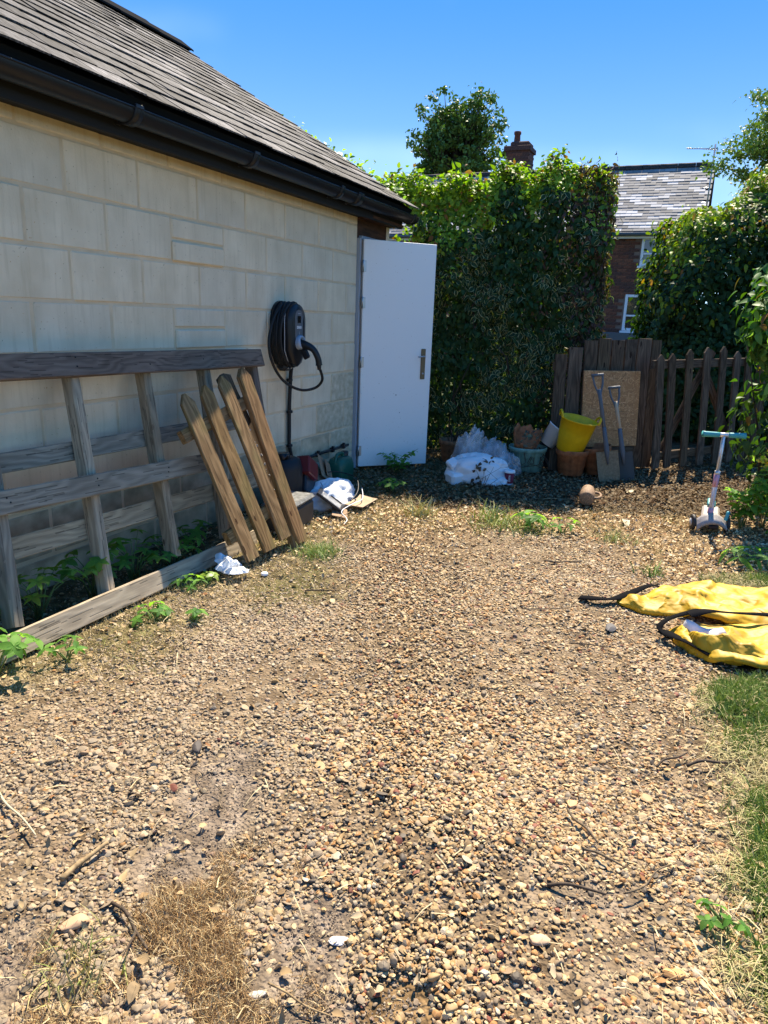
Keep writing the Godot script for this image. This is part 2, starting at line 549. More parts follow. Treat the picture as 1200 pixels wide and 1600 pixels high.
# ---------------------------------------------------------------- camera, sky, sun
func camera_and_light() -> void:
	var cam := Camera3D.new()
	var pitch := 0.268
	var roll := 0.0374
	var fw := Vector3(0, -sin(pitch), -cos(pitch))
	var up := Vector3(0, cos(pitch), -sin(pitch))
	var rt := Vector3(1, 0, 0)
	cam.basis = Basis(rt * cos(roll) + up * sin(roll), up * cos(roll) - rt * sin(roll), -fw)
	cam.position = Vector3(0, EYE, 0)
	cam.fov = rad_to_deg(2 * atan(800.0 / 1105.0))
	cam.near = 0.05
	cam.far = 900
	cam.name = "camera"
	add_child(cam)
	cam.current = true
	var sky_mat := ProceduralSkyMaterial.new()
	sky_mat.sky_top_color = Color(0.10, 0.365, 0.63)
	sky_mat.sky_horizon_color = Color(0.66, 0.80, 0.88)
	sky_mat.sky_curve = 0.10
	sky_mat.sky_energy_multiplier = 0.86
	sky_mat.ground_bottom_color = Color(0.25, 0.22, 0.17)
	sky_mat.ground_horizon_color = Color(0.45, 0.45, 0.42)
	sky_mat.sun_angle_max = 18.0
	sky_mat.sun_curve = 0.12
	# one faint wisp of high cloud
	var cover := Image.create(512, 256, false, Image.FORMAT_RGBA8)
	var cn := FastNoiseLite.new()
	cn.seed = 4
	cn.frequency = 0.9
	cn.fractal_octaves = 5
	for y in 128:
		for x in 512:
			var el := PI / 2 - PI * (y + 0.5) / 256
			var az := TAU * x / 512
			var d := Vector3(cos(el) * cos(az), sin(el) * 3.0, cos(el) * sin(az))
			cover.set_pixel(x, y, Color(1, 1, 1, clampf((cn.get_noise_3dv(d * 1.2) - 0.12) * 0.22, 0, 0.09)))
	sky_mat.sky_cover = tex(cover)
	var sky := Sky.new()
	sky.sky_material = sky_mat
	var env := Environment.new()
	env.background_mode = Environment.BG_SKY
	env.sky = sky
	env.tonemap_mode = Environment.TONE_MAPPER_LINEAR
	env.tonemap_exposure = 3.9
	env.sdfgi_enabled = true
	env.ssao_enabled = true
	env.ssil_enabled = true
	var we := WorldEnvironment.new()
	we.environment = env
	we.name = "world"
	add_child(we)
	var sun := DirectionalLight3D.new()
	sun.light_color = Color(1.0, 0.945, 0.85)
	sun.light_energy = 1.17
	sun.light_angular_distance = 0.5
	sun.shadow_enabled = true
	sun.name = "sun"
	add_child(sun)
	var travel := Vector3(-0.225, -1.0, 0.71).normalized()
	sun.basis = Basis.looking_at(travel, Vector3.UP)

# ---------------------------------------------------------------- ground
func wall_off(x: float, z: float) -> float:
	return Vector3(x, 0, z).dot(nv) + DIST

func edge_x(z: float) -> float:      # where the grass verge begins on the right
	return 0.70 + (-z - 1.0) * 0.43 + noise_a.get_noise_2d(z * 16, 7) * 0.16

func blob(x: float, z: float, cx: float, cz: float, rx: float, rz: float) -> float:
	var d := Vector2((x - cx) / rx, (z - cz) / rz).length() + noise_a.get_noise_2d(x * 55, z * 55) * 0.45
	return clampf((1.15 - d) * 2.2, 0, 1)

func dry_patch(x: float, z: float) -> float:
	var holes := clampf(noise_a.get_noise_2d(x * 70 + 30, z * 70) * 2.6 + 0.45, 0, 1)
	return holes * maxf(maxf(blob(x, z, -0.45, -1.09, 0.3, 0.19), blob(x, z, -0.31, -1.33, 0.15, 0.13)), blob(x, z, -0.62, -1.0, 0.1, 0.1))

func bare(x: float, z: float) -> float:
	var b := maxf(blob(x, z, -0.40, -1.62, 0.13, 0.22), blob(x, z, -0.11, -1.17, 0.12, 0.16))
	b = maxf(b, maxf(blob(x, z, -0.12, -1.02, 0.15, 0.08), blob(x, z, 0.06, -1.03, 0.08, 0.1)))
	b = maxf(b, maxf(blob(x, z, -0.48, -1.38, 0.1, 0.1), blob(x, z, -0.72, -1.1, 0.07, 0.16)))
	return maxf(b, blob(x, z, 0.5, -1.33, 0.13, 0.05) * 0.6)

func litter_zone(x: float, z: float) -> float:
	var n := noise_a.get_noise_2d(x * 22, z * 22) * 0.5
	var a := clampf((-z - 3.75 + n - 0.12 * absf(x - 0.3)) * 1.6, 0, 1)
	if x > 1.25: a = maxf(a, clampf((x - 1.25) * 3, 0, 1) * clampf((-z - 3.3) * 3, 0, 1))
	return a

func mossy(x: float, z: float) -> float:
	var o := wall_off(x, z)
	var n := noise_a.get_noise_2d(x * 25 + 80, z * 25) * 0.5
	return clampf((1.18 + n - o) * 2.5, 0, 1) * clampf((-z - 2.2) * 2 + 0.35, 0, 1)

func gh(x: float, z: float) -> float:
	var h := noise_a.get_noise_2d(x * 12, z * 12) * 0.025 + noise_b.get_noise_2d(x * 60, z * 60) * 0.006
	h += 0.02 * exp(-pow((x - 0.14 - noise_a.get_noise_2d(z * 20, 0) * 0.1) / 0.16, 2)) * clampf((-z - 0.9) * 2, 0, 1) * clampf((3.4 + z), 0, 1)
	h -= 0.015 * bare(x, z)
	h += 0.02 * clampf((x - edge_x(z)) * 4, 0, 1) * (1.0 if z > -3.2 else 0.3)
	return h - 0.01

func build_ground() -> void:
	var xs := []
	var zs := []
	var q := -2.6
	while q < 3.6:
		xs.append(q)
		q += 0.045
	q = -8.2
	while q < -0.3:
		zs.append(q)
		q += 0.045
	var step := 0.1
	for i in 24:
		xs.push_front(xs[0] - step)
		xs.append(xs[-1] + step)
		zs.push_front(zs[0] - step)
		zs.append(zs[-1] + step)
		step *= 1.32
	var st := ST(true)
	var grid := []
	for z in zs:
		var row := []
		for x in xs:
			var far: bool = absf(x - 0.5) > 4.5 or z < -9.0 or z > 0.6
			var c := Color(0.28, 0.21, 0.135).lerp(Color(0.37, 0.285, 0.19), noise_a.get_noise_2d(x * 20, z * 20 + 50) + 0.5)
			c = c.lerp(Color(0.33, 0.27, 0.205), bare(x, z))
			c = c.lerp(Color(0.16, 0.10, 0.05), dry_patch(x, z))
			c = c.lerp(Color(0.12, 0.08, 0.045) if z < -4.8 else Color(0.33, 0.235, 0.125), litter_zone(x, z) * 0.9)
			c = c.lerp(Color(0.17, 0.15, 0.06), mossy(x, z) * 0.7)
			c = c.lerp(Color(0.33, 0.21, 0.09), blob(x, z, 0.08, -1.05, 0.1, 0.14) * 0.8)
			if x > edge_x(z) and z > -3.2: c = Color(0.13, 0.105, 0.05)
			if far: c = Color(0.09, 0.11, 0.04)
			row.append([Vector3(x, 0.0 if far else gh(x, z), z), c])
		grid.append(row)
	for j in zs.size() - 1:
		for i in xs.size() - 1:
			for id in [[0, 0], [1, 1], [1, 0], [0, 0], [0, 1], [1, 1]]:
				var v = grid[j + id[0]][i + id[1]]
				st.set_color(v[1])
				st.add_vertex(v[0])
	struct(obj("ground", mesh_of(st), M.soil))

func pebble(sd: int, sy: float) -> ArrayMesh:
	var r2 := RandomNumberGenerator.new()
	r2.seed = sd
	var planes := []
	for i in 15:
		var d := Vector3(r2.randfn(), r2.randfn(), r2.randfn()).normalized()
		planes.append([d, r2.randf_range(0.5, 0.85)])
	var st := ST(sd % 2 == 0)
	var nu := 12
	var nj := 8
	var g := []
	for j in nj + 1:
		var row := []
		for i in nu:
			var ph := PI * j / nj
			var th := TAU * (i + 0.5 * (j % 2)) / nu
			var p := Vector3(sin(ph) * cos(th), cos(ph), -sin(ph) * sin(th))
			for pl in planes:
				var e: float = p.dot(pl[0]) - pl[1]
				if e > 0: p -= pl[0] * e
			row.append(p * Vector3(1.2, sy * 1.1, 0.8 + 0.03 * sd))
		g.append(row)
	for j in nj:
		for i in nu:
			var i2 := (i + 1) % nu
			quad(st, g[j + 1][i], g[j + 1][i2], g[j][i2], g[j][i])
	return mesh_of(st)

func stone_color(greyer: float) -> Color:
	var k := rng.randf()
	var c: Color
	if k < 0.40: c = Color(0.50, 0.355, 0.185)
	elif k < 0.60: c = Color(0.62, 0.49, 0.29)
	elif k < 0.71: c = Color(0.48, 0.265, 0.105)
	elif k < 0.85: c = Color(0.34, 0.26, 0.175)
	elif k < 0.92: c = Color(0.13, 0.11, 0.09)
	elif k < 0.97: c = Color(0.64, 0.56, 0.42)
	else: c = Color(0.27, 0.10, 0.065)
	if rng.randf() < greyer:
		c = c.lerp(Color(0.36, 0.305, 0.235), 0.65)
	return Color(c.r, c.g * 0.965, c.b * 0.9) * R(0.7, 1.1)

func build_gravel() -> void:
	var o := Node3D.new()
	o.name = numbered("gravel")
	add_child(o)
	struct(o, "stuff")
	var kinds := []
	for i in 6:
		kinds.append([pebble(i + 2, [0.46, 0.55, 0.38, 0.62, 0.5, 0.33][i]), [], []])
	for i in 290000:
		var z := -0.55 - pow(rng.randf(), 1.25) * 4.2
		var half := 0.62 * -z + 0.35
		var x := R(-half, half)
		var w := 1.0
		var ex := edge_x(z)
		if x > ex: w *= exp(-(x - ex) * 14.0)
		w *= 1.0 - 0.93 * bare(x, z)
		w *= 1.0 - 0.96 * dry_patch(x, z)
		w *= 1.0 - 0.93 * litter_zone(x, z)
		w *= 1.0 - 0.62 * mossy(x, z)
		var off := wall_off(x, z)
		if off < 0.5: w *= 0.25
		if off < 0.05: w = 0
		w *= (1.0 - 0.45 * blob(x, z, -0.36, -1.9, 0.2, 0.75)) * ((0.22 if z > -2.0 else 0.42) + 0.8 * clampf(noise_a.get_noise_2d(x * 24 + 300, z * 24) * 1.9 + 0.5, 0, 1))
		if z > -1.25: w *= 0.8
		if rng.randf() > w: continue
		var mid := exp(-pow((x - 0.14) / 0.25, 2))
		var s := 0.0054 * exp(rng.randfn() * 0.36)
		s = clampf(s, 0.0026, 0.016)
		if off < 0.9: s *= 0.85
		var b := Basis.from_euler(Vector3(rng.randfn() * 0.35, R(0, TAU), rng.randfn() * 0.35)).scaled(Vector3.ONE * s)
		var lift := s * R(-0.15, 0.42) + (R(0, 0.008) * mid)
		var k: Array = kinds[rng.randi() % 6]
		k[1].append(Transform3D(b, Vector3(x, gh(x, z) + lift, z)))
		k[2].append(stone_color(0.85 * clampf((0.06 - x) * 2.4, 0, 1) + 0.08))
	# grit and crumbs of soil between the stones
	var grit := [pebble(21, 0.8), [], []]
	for i in 170000:
		var z := -0.6 - pow(rng.randf(), 1.6) * 3.6
		var half := 0.62 * -z + 0.3
		var x := R(-half, half)
		if rng.randf() > 0.2 + bare(x, z): continue
		if wall_off(x, z) < 0.05: continue
		var s := 0.0016 * exp(rng.randfn() * 0.45)
		grit[1].append(Transform3D(Basis.from_euler(rv(1.5)).scaled(Vector3.ONE * s), Vector3(x, gh(x, z) + s * 0.3, z)))
		grit[2].append(Color(0.27, 0.21, 0.15).lerp(Color(0.46, 0.36, 0.24), rng.randf() * rng.randf()))
	scatter("grit", grit[0], M.stone, grit[1], grit[2], o)
	for k in kinds:
		scatter("stones", k[0], M.stone, k[1], k[2], o)

func build_litter() -> void:
	# fallen leaves and chippings, denser towards the hedge
	var o := Node3D.new()
	o.name = numbered("leaf_litter")
	add_child(o)
	struct(o, "stuff")
	var shapes := []
	for i in 3:
		shapes.append([leaf_mesh(1.0, [0.55, 0.42, 0.7][i], [0.5, 0.2, 0.35][i], [0.25, -0.2, 0.45][i], Color.WHITE, null, 0.12, 4), [], []])
	for i in 95000:
		var z := R(-7.6, -0.9)
		var half := 0.6 * -z + 0.4
		var x := R(-half, half)
		if wall_off(x, z) < 0.02: continue
		var w := litter_zone(x, z) + 0.16 * mossy(x, z) + 0.035
		if x > edge_x(z) + 0.05 and z > -3.4: w = 0.1
		if rng.randf() > w: continue
		var s := R(0.008, 0.03)
		if z < -4.6: s *= 1.3
		var b := leaf_basis(Vector3(rng.randfn() * 0.5, 1, rng.randfn() * 0.5), rv(1), s)
		var k: Array = shapes[rng.randi() % 3]
		k[1].append(Transform3D(b, Vector3(x, gh(x, z) + R(0.002, 0.022), z)))
		var c := Color(0.66, 0.48, 0.25).lerp(Color(0.34, 0.225, 0.115), rng.randf())
		if rng.randf() < 0.3: c = Color(0.58, 0.45, 0.28)
		if rng.randf() < 0.05: c = Color(0.33, 0.16, 0.07)
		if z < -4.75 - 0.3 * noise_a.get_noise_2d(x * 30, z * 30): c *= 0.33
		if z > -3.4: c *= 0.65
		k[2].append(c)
	for k in shapes:
		scatter("fallen_leaves", k[0], M.litter, k[1], k[2], o)

func blade_mesh(l: float, w: float, bend: float) -> ArrayMesh:
	var st := ST(true)
	var n := 4
	for i in n:
		var u0 := float(i) / n
		var u1 := float(i + 1) / n
		var a := Vector3(0, l * u0 * (1 - 0.3 * bend * u0), l * bend * u0 * u0)
		var b := Vector3(0, l * u1 * (1 - 0.3 * bend * u1), l * bend * u1 * u1)
		var wa := Vector3(w * (1 - u0 * 0.9), 0, 0)
		var wb := Vector3(w * (1 - u1 * 0.9), 0, 0)
		var ka := Vector3(0, 0, w * 0.5 * (1 - u0))
		var kb := Vector3(0, 0, w * 0.5 * (1 - u1))
		for q in [[a - wa, b - wb, b + kb, a + ka], [a + ka, b + kb, b + wb, a + wa]]:
			for id in [0, 1, 2, 0, 2, 3]:
				st.set_color(Color.WHITE)
				st.add_vertex(q[id])
	return mesh_of(st)

func build_grass() -> void:
	var o := Node3D.new()
	o.name = numbered("grass")
	add_child(o)
	struct(o, "stuff")
	var up1 := blade_mesh(1.0, 0.028, 0.5)
	var up2 := blade_mesh(1.0, 0.036, 0.95)
	var long_ := blade_mesh(1.0, 0.012, 0.7)
	var broad := blade_mesh(1.0, 0.075, 0.4)
	var wide := [[], []]
	var green := [[], []]
	var straw := [[], []]
	var lying := [[], []]
	# verge on the right
	for i in 170000:
		var z := -0.6 - pow(rng.randf(), 1.2) * 2.9
		var ex := edge_x(z)
		var x := ex - 0.06 + absf(rng.randfn()) * 0.5
		if x > 0.62 * -z + 1.4: continue
		if z < -2.35 and z > -3.3: continue
		if rng.randf() > clampf((x - ex + 0.08) * 4.5 + noise_a.get_noise_2d(x * 60, z * 60), 0.06, 1): continue
		var lush := clampf(noise_a.get_noise_2d(x * 40 + 11, z * 40) * 1.8 + 0.78 + (x - ex - 0.1) * 1.6, 0, 1)
		if x < ex + 0.02: lush *= 0.2
		if z > -1.15: lush *= 0.5
		elif z > -1.4: lush *= 0.7
		var g := gh(x, z)
		if rng.randf() < lush * 0.8:
			var s := R(0.02, 0.065)
			var dst2 = wide if rng.randf() < 0.12 else green
			dst2[0].append(Transform3D(Basis.from_euler(Vector3(rng.randfn() * 0.5, R(0, TAU), rng.randfn() * 0.5)).scaled(Vector3.ONE * s), Vector3(x, g, z)))
			dst2[1].append(Color(0.10, 0.18, 0.035).lerp(Color(0.26, 0.33, 0.08), rng.randf()))
		elif rng.randf() < 0.36:
			var s := R(0.03, 0.10)
			var b := Basis.from_euler(Vector3(PI / 2 + rng.randfn() * 0.28, R(0, TAU), 0)).scaled(Vector3.ONE * s)
			lying[0].append(Transform3D(Basis(Vector3.UP, R(0, TAU)) * b, Vector3(x, g + R(0.004, 0.035), z)))
			lying[1].append(Color(0.42, 0.34, 0.17).lerp(Color(0.27, 0.25, 0.10), rng.randf()))
	# dried grass patches in the gravel
	for i in 120000:
		var x := R(-0.85, 0.0)
		var z := R(-1.55, -0.75)
		if rng.randf() > dry_patch(x, z): continue
		var s := R(0.010, 0.036)
		straw[0].append(Transform3D(Basis.from_euler(Vector3(rng.randfn() * 0.85, R(0, TAU), rng.randfn() * 0.85)).scaled(Vector3.ONE * s), Vector3(x, gh(x, z), z)))
		var c := Color(0.40, 0.26, 0.12).lerp(Color(0.25, 0.15, 0.065), rng.randf())
		if rng.randf() < 0.3: c = Color(0.52, 0.41, 0.22)
		straw[1].append(c)
	# moss and thin dry grass along the wall side and towards the hedge
	for i in 130000:
		var z := R(-5.0, -1.9)
		var x := R(-1.9, 2.4)
		var mo := mossy(x, z)
		var li := litter_zone(x, z) * clampf(noise_a.get_noise_2d(x * 30, z * 30 + 90) * 2.5 + 0.25, 0, 1)
		if wall_off(x, z) < 0.3: continue
		if x > edge_x(z) and z > -3.4: continue
		if rng.randf() > maxf(mo * 0.85, li * 0.95): continue
		var s := R(0.012, 0.04)
		var gr := clampf(noise_a.get_noise_2d(x * 35 + 400, z * 35) * 2.4 + 0.15, 0, 1)
		var dst = straw
		var c := Color(0.64, 0.51, 0.26).lerp(Color(0.40, 0.30, 0.14), rng.randf())
		if rng.randf() < gr * 0.8:
			c = Color(0.22, 0.26, 0.07).lerp(Color(0.42, 0.42, 0.15), rng.randf())
			dst = green
		var b := Basis.from_euler(Vector3(rng.randfn() * 0.9, R(0, TAU), rng.randfn() * 0.9)).scaled(Vector3.ONE * s)
		dst[0].append(Transform3D(b, Vector3(x, gh(x, z), z)))
		dst[1].append(c)
	# loose long straw lying about
	for i in 2600:
		var z := -0.8 - pow(rng.randf(), 1.4) * 4.2
		var x := R(-0.55, 0.62) * (-z + 0.4)
		var right := rng.randf() < 0.45 and z > -2.4
		if right: x = edge_x(z) - absf(rng.randfn()) * 0.12
		if wall_off(x, z) < 0.4: continue
		var s := R(0.02, 0.05) if rng.randf() < 0.75 else R(0.05, 0.15)
		var b := Basis.from_euler(Vector3(PI / 2 + rng.randfn() * 0.1, 0, 0)).scaled(Vector3.ONE * s)
		lying[0].append(Transform3D(Basis(Vector3.UP, R(0, TAU)) * b, Vector3(x, gh(x, z) + R(0.012, 0.03), z)))
		lying[1].append(Color(0.56, 0.47, 0.27).lerp(Color(0.38, 0.28, 0.16), rng.randf()))
	scatter("green_blades", up1, M.blade, green[0], green[1], o)
	scatter("broad_blades", broad, M.blade, wide[0], wide[1], o)
	scatter("dry_blades", up2, M.straw, straw[0], straw[1], o)
	scatter("straw", long_, M.straw, lying[0], lying[1], o)

# ---------------------------------------------------------------- garage
func build_garage() -> void:
	var g := thing("garage", "cream painted block garage with slate roof, black gutter and open white side door", "garage", W(0, 0), turn_wall)
	var end := 5.345
	# wall: mortar backing with every block standing proud of it
	var st := ST()
	bx(st, Vector3((end - 2.2) / 2, 0.95, -0.055), Vector3(end + 2.2, 2.1, 0.1), 0.002)
	var wall := obj("wall", mesh_of(st), M.mortar, g)
	var list := []
	var cuts := {}
	var get_block := func(l: float, h: float) -> Mesh:
		var key := "%d_%d" % [roundi(l * 1000), roundi(h * 1000)]
		if not cuts.has(key): cuts[key] = box(Vector3(l, h, 0.03), 0.007)
		return cuts[key]
	var line_e := EYE - 0.2072
	for row in range(-6, 5):
		var y0 := line_e + row * 0.225
		var top := 0.215
		if row == 4: top = 0.062
		var phase := 0.0 if posmod(row, 2) == 1 else 0.5
		var s0 := 2.4647 + (phase - 12) * 0.45
		while s0 < end - 0.03:
			var a := maxf(s0 + 0.005, -2.1)
			var b := minf(s0 + 0.445, end - 0.001)
			if b - a > 0.03:
				var m: Material = pick("paint")
				var cx := (a + b) / 2
				if row <= -4: m = pick("paint_grey")
				if row <= -3 and cx > 4.85: m = M.paint_peeling
				if row == -2 and cx > 5.1: m = M.paint_peeling
				var halves := cx > 3.2 and cx < 3.55 and (row == 2 or row == 0)
				if halves:
					for k in 2:
						list.append([get_block.call(b - a, 0.1), m, Transform3D(Basis(), Vector3(cx, y0 + 0.055 + 0.113 * k, -0.012 + 0.006 * (1 - k)))])
				else:
					list.append([get_block.call(b - a, top), m, Transform3D(Basis.from_euler(rv(0.004)), Vector3(cx, y0 + 0.005 + top / 2 + R(-0.0015, 0.0015), -0.0155 + R(-0.002, 0.002)))])
			s0 += 0.45
	pieces("block", list, wall)
	# other walls
	st = ST()
	bx(st, Vector3(5.94, 0.95, -0.055), Vector3(0.06, 2.1, 0.11), 0.003)
	bx(st, Vector3(5.93, 0.95, -2.2), Vector3(0.1, 2.1, 4.18), 0.003)
	bx(st, Vector3(1.85, 0.95, -4.3), Vector3(8.1, 2.1, 0.1), 0.003)
	bx(st, Vector3(-2.15, 0.95, -2.2), Vector3(0.1, 2.1, 4.1), 0.003)
	# gable triangle at the far end
	for x in [5.985, -2.19]:
		var a := Vector3(x, 2.0, 0.0)
		var b := Vector3(x, 2.0, -4.3)
		var c := Vector3(x, 3.3, -2.15)
		tri(st, a, b, c)
	obj("rear_wall", mesh_of(st), M.paint[1], g)
	# lintel, frame and door
	obj("lintel", box(Vector3(0.62, 0.16, 0.09), 0.004), M.brown_wood, g, Transform3D(Basis(), Vector3(5.66, 1.93, -0.05)))
	obj("eaves_board", box(Vector3(0.62, 0.02, 0.14), 0.002), M.brown_wood, g, Transform3D(Basis(), Vector3(5.66, 2.003, 0.06)))
	st = ST()
	bx(st, Vector3(5.362, 0.925, -0.02), Vector3(0.03, 1.85, 0.09), 0.003)
	bx(st, Vector3(5.895, 0.925, -0.02), Vector3(0.03, 1.85, 0.09), 0.003)
	bx(st, Vector3(5.63, 1.855, -0.02), Vector3(0.5, 0.03, 0.09), 0.003)
	obj("door_frame", mesh_of(st), M.jamb, g)
	var hinge := Transform3D(Basis(Vector3.UP, deg_to_rad(-44)), Vector3(5.362, 0, 0.045))
	st = ST()
	bx(st, Vector3(0.325, 0.928, -0.02), Vector3(0.64, 1.83, 0.042), 0.003)
	var door := obj("door", mesh_of(st), M.door, g, hinge)
	door.set_meta("label", "plain white door standing open beside the hedge")
	st = ST()
	bx(st, Vector3(0.567, 0.88, 0.006), Vector3(0.042, 0.255, 0.009), 0.004)
	var plate := obj("handle", mesh_of(st), M.brass, door)
	st = ST(true)
	tube(st, [Vector3(0.567, 0.945, 0.008), Vector3(0.567, 0.945, 0.04), Vector3(0.56, 0.945, 0.05), Vector3(0.535, 0.944, 0.053), Vector3(0.5, 0.943, 0.052)], 0.007, 8)
	obj("lever", mesh_of(st), M.steel, door)
	st = ST(true)
	tube(st, [Vector3(0.567, 0.8, 0.009), Vector3(0.567, 0.8, 0.014)], 0.009, 10)
	obj("lock", mesh_of(st), M.steel, door)
	for y in [1.64, 1.36, 0.89, 0.15]:
		st = ST(true)
		tube(st, [Vector3(0.0, y - 0.045, 0.006), Vector3(0.0, y + 0.045, 0.006)], 0.008, 8)
		st.set_smooth_group(-1)
		bx(st, Vector3(0.014, y, 0.003), Vector3(0.028, 0.085, 0.004), 0.001)
		obj("hinge", mesh_of(st), M.steel, door)
	for q in [[0.33, 0.62, 0.004], [0.37, 0.47, 0.003], [0.13, 0.60, 0.002]]:
		obj("mark", box(Vector3(q[2] * 2, q[2] * 2.4, 0.002), 0.0005), M.lead_grey, door, Transform3D(Basis(), Vector3(q[0], q[1], 0.002)))
	# roof
	var upv := Vector3(0, sin(SLOPE), -cos(SLOPE))
	var nrm := Vector3(0, cos(SLOPE), sin(SLOPE))
	var eave := Vector3(0, 2.135, 0.22)
	var rb := Basis(Vector3(1, 0, 0), nrm, Vector3(1, 0, 0).cross(nrm))
	var run := 2.75
	st = ST()
	bx(st, Vector3(1.9, 0, 0) + eave + upv * (run / 2) - nrm * 0.03, Vector3(8.12, 0.04, run - 0.02), 0.002, rb)
	var rb2 := Basis(Vector3(1, 0, 0), Vector3(0, cos(SLOPE), -sin(SLOPE)), Vector3(1, 0, 0).cross(Vector3(0, cos(SLOPE), -sin(SLOPE))))
	var ridge := eave + upv * run
	bx(st, Vector3(1.9, 0, 0) + ridge + Vector3(0, -sin(SLOPE), -cos(SLOPE)) * (run / 2) - Vector3(0, cos(SLOPE), -sin(SLOPE)) * 0.03, Vector3(8.12, 0.05, run - 0.02), 0.002, rb2)
	var roof := obj("roof", mesh_of(st), M.dark_slate, g)
	var slate := []
	for i in 4:
		st = ST()
		var l := 0.33
		var w := 0.246
		var jag := []
		for k in 5:
			jag.append(R(-0.006, 0.006))
		for k in 4:      # an uneven riven tile, thin at the head
			var x0 := -w / 2 + w * k / 4
			var x1 := x0 + w / 4
			var z0: float = l / 2 + jag[k]
			var z1: float = l / 2 + jag[k + 1]
			var t0 := 0.0065 + R(-0.001, 0.001)
			quad(st, Vector3(x0, t0, z0), Vector3(x1, t0, z1), Vector3(x1, 0.004, -l / 2), Vector3(x0, 0.004, -l / 2))
			quad(st, Vector3(x0, -0.001, z0), Vector3(x1, -0.001, z1), Vector3(x1, t0, z1), Vector3(x0, t0, z0))
		for sx in [-1.0, 1.0]:
			quad(st, Vector3(sx * w / 2, -0.001, l / 2), Vector3(sx * w / 2, -0.001, -l / 2), Vector3(sx * w / 2, 0.004, -l / 2), Vector3(sx * w / 2, 0.0065, l / 2))
		slate.append(mesh_of(st))
	var near_ := []
	var rest := [[], [], [], []]
	var rest_c := [[], [], [], []]
	var gauge := 0.172
	for i in 16:
		for j in range(-1, 33):
			var s := 5.96 - 0.125 - (j * 0.25) - (0.125 if i % 2 else 0.0)
			if s < -2.0: continue
			var c := eave + upv * (i * gauge + 0.165 - 0.03) + nrm * (0.012 + R(0, 0.005)) + Vector3(minf(s, 5.86), 0, 0)
			var b := rb * Basis.from_euler(Vector3(-0.034 + R(-0.012, 0.01), R(-0.012, 0.012), R(-0.006, 0.006)))
			var k := rng.randi() % 4
			var xf := Transform3D(b, c)
			if s > 1.45 + i * 0.05 and near_.size() < 300:
				near_.append([slate[k], pick("slate"), xf])
			else:
				rest[k].append(xf)
				var v := R(0.8, 1.5)
				rest_c[k].append(Color(0.11, 0.106, 0.103) * v * v)
	pieces("slate", near_, roof)
	var slate_any := mat(Color.WHITE, 0.75, {"vcol": true, "spec": 0.2})
	for k in 4:
		for i in slate[k].get_surface_count():
			pass
		scatter("slates", slate[k], slate_any, rest[k], rest_c[k], roof)
	var caps := []
	st = ST()
	quad(st, Vector3(-0.225, -0.07, 0.13), Vector3(0.225, -0.07, 0.13), Vector3(0.22, 0.022, 0.0), Vector3(-0.225, 0.022, 0.0))
	quad(st, Vector3(0.225, -0.07, -0.13), Vector3(-0.225, -0.07, -0.13), Vector3(-0.225, 0.022, 0.0), Vector3(0.22, 0.022, 0.0))
	quad(st, Vector3(-0.225, -0.085, 0.13), Vector3(0.225, -0.085, 0.13), Vector3(0.225, -0.07, 0.13), Vector3(-0.225, -0.07, 0.13))
	tri(st, Vector3(0.225, -0.07, 0.13), Vector3(0.225, -0.07, -0.13), Vector3(0.22, 0.022, 0))
	var cap := mesh_of(st)
	for i in 18:
		caps.append([cap, M.dark_slate, Transform3D(Basis.from_euler(rv(0.01)), ridge + Vector3(5.74 - i * 0.455, 0.055 + R(-0.004, 0.004), 0))])
	pieces("ridge_tile", caps, roof)
	# eaves: soffit, fascia, gutter
	st = ST()
	bx(st, Vector3(1.9, 2.045, 0.115), Vector3(8.1, 0.13, 0.022), 0.003)
	obj("fascia", mesh_of(st), M.black_board, g)
	st = ST()
	bx(st, Vector3(1.57, 2.006, 0.05), Vector3(7.55, 0.014, 0.108), 0.002)
	obj("soffit", mesh_of(st), M.black_board, g)
	var gc := Vector3(0, 2.078, 0.192)
	st = ST(true)
	var arc := []
	for k in 13:
		var f := PI + PI * k / 12
		arc.append(Vector2(cos(f), sin(f)))
	var xs := [-2.2, 0.0, 2.0, 4.0, 6.02]
	for i in xs.size() - 1:
		for k in 12:
			for rr in [0.056, 0.053]:
				var a := gc + Vector3(xs[i], arc[k].y * rr, arc[k].x * rr)
				var b := gc + Vector3(xs[i], arc[k + 1].y * rr, arc[k + 1].x * rr)
				var d := Vector3(xs[i + 1] - xs[i], 0, 0)
				if rr > 0.054: quad(st, a, a + d, b + d, b)
				else: quad(st, b, b + d, a + d, a)
	tube(st, [gc + Vector3(-2.2, 0, 0.056), gc + Vector3(6.02, 0, 0.056)], 0.005, 6)
	for k in range(0, 12):
		tri(st, gc + Vector3(6.02, 0, 0), gc + Vector3(6.02, arc[k].y * 0.056, arc[k].x * 0.056), gc + Vector3(6.02, arc[k + 1].y * 0.056, arc[k + 1].x * 0.056))
	var gut := obj("gutter", mesh_of(st), M.black_plastic, g)
	for q in [[1.2, 0.05], [2.64, 0.05], [3.54, 0.05], [4.57, 0.045], [4.83, 0.09], [5.9, 0.05]]:
		st = ST(true)
		for k in 12:
			var d := Vector3(q[1], 0, 0)
			var a := gc + Vector3(q[0], arc[k].y * 0.064, arc[k].x * 0.064)
			var b := gc + Vector3(q[0], arc[k + 1].y * 0.064, arc[k + 1].x * 0.064)
			quad(st, a, a + d, b + d, b)
			quad(st, gc + Vector3(q[0], arc[k].y * 0.055, arc[k].x * 0.055), a, b, gc + Vector3(q[0], arc[k + 1].y * 0.055, arc[k + 1].x * 0.055))
			quad(st, b + d, a + d, gc + Vector3(q[0], arc[k].y * 0.055, arc[k].x * 0.055) + d, gc + Vector3(q[0], arc[k + 1].y * 0.055, arc[k + 1].x * 0.055) + d)
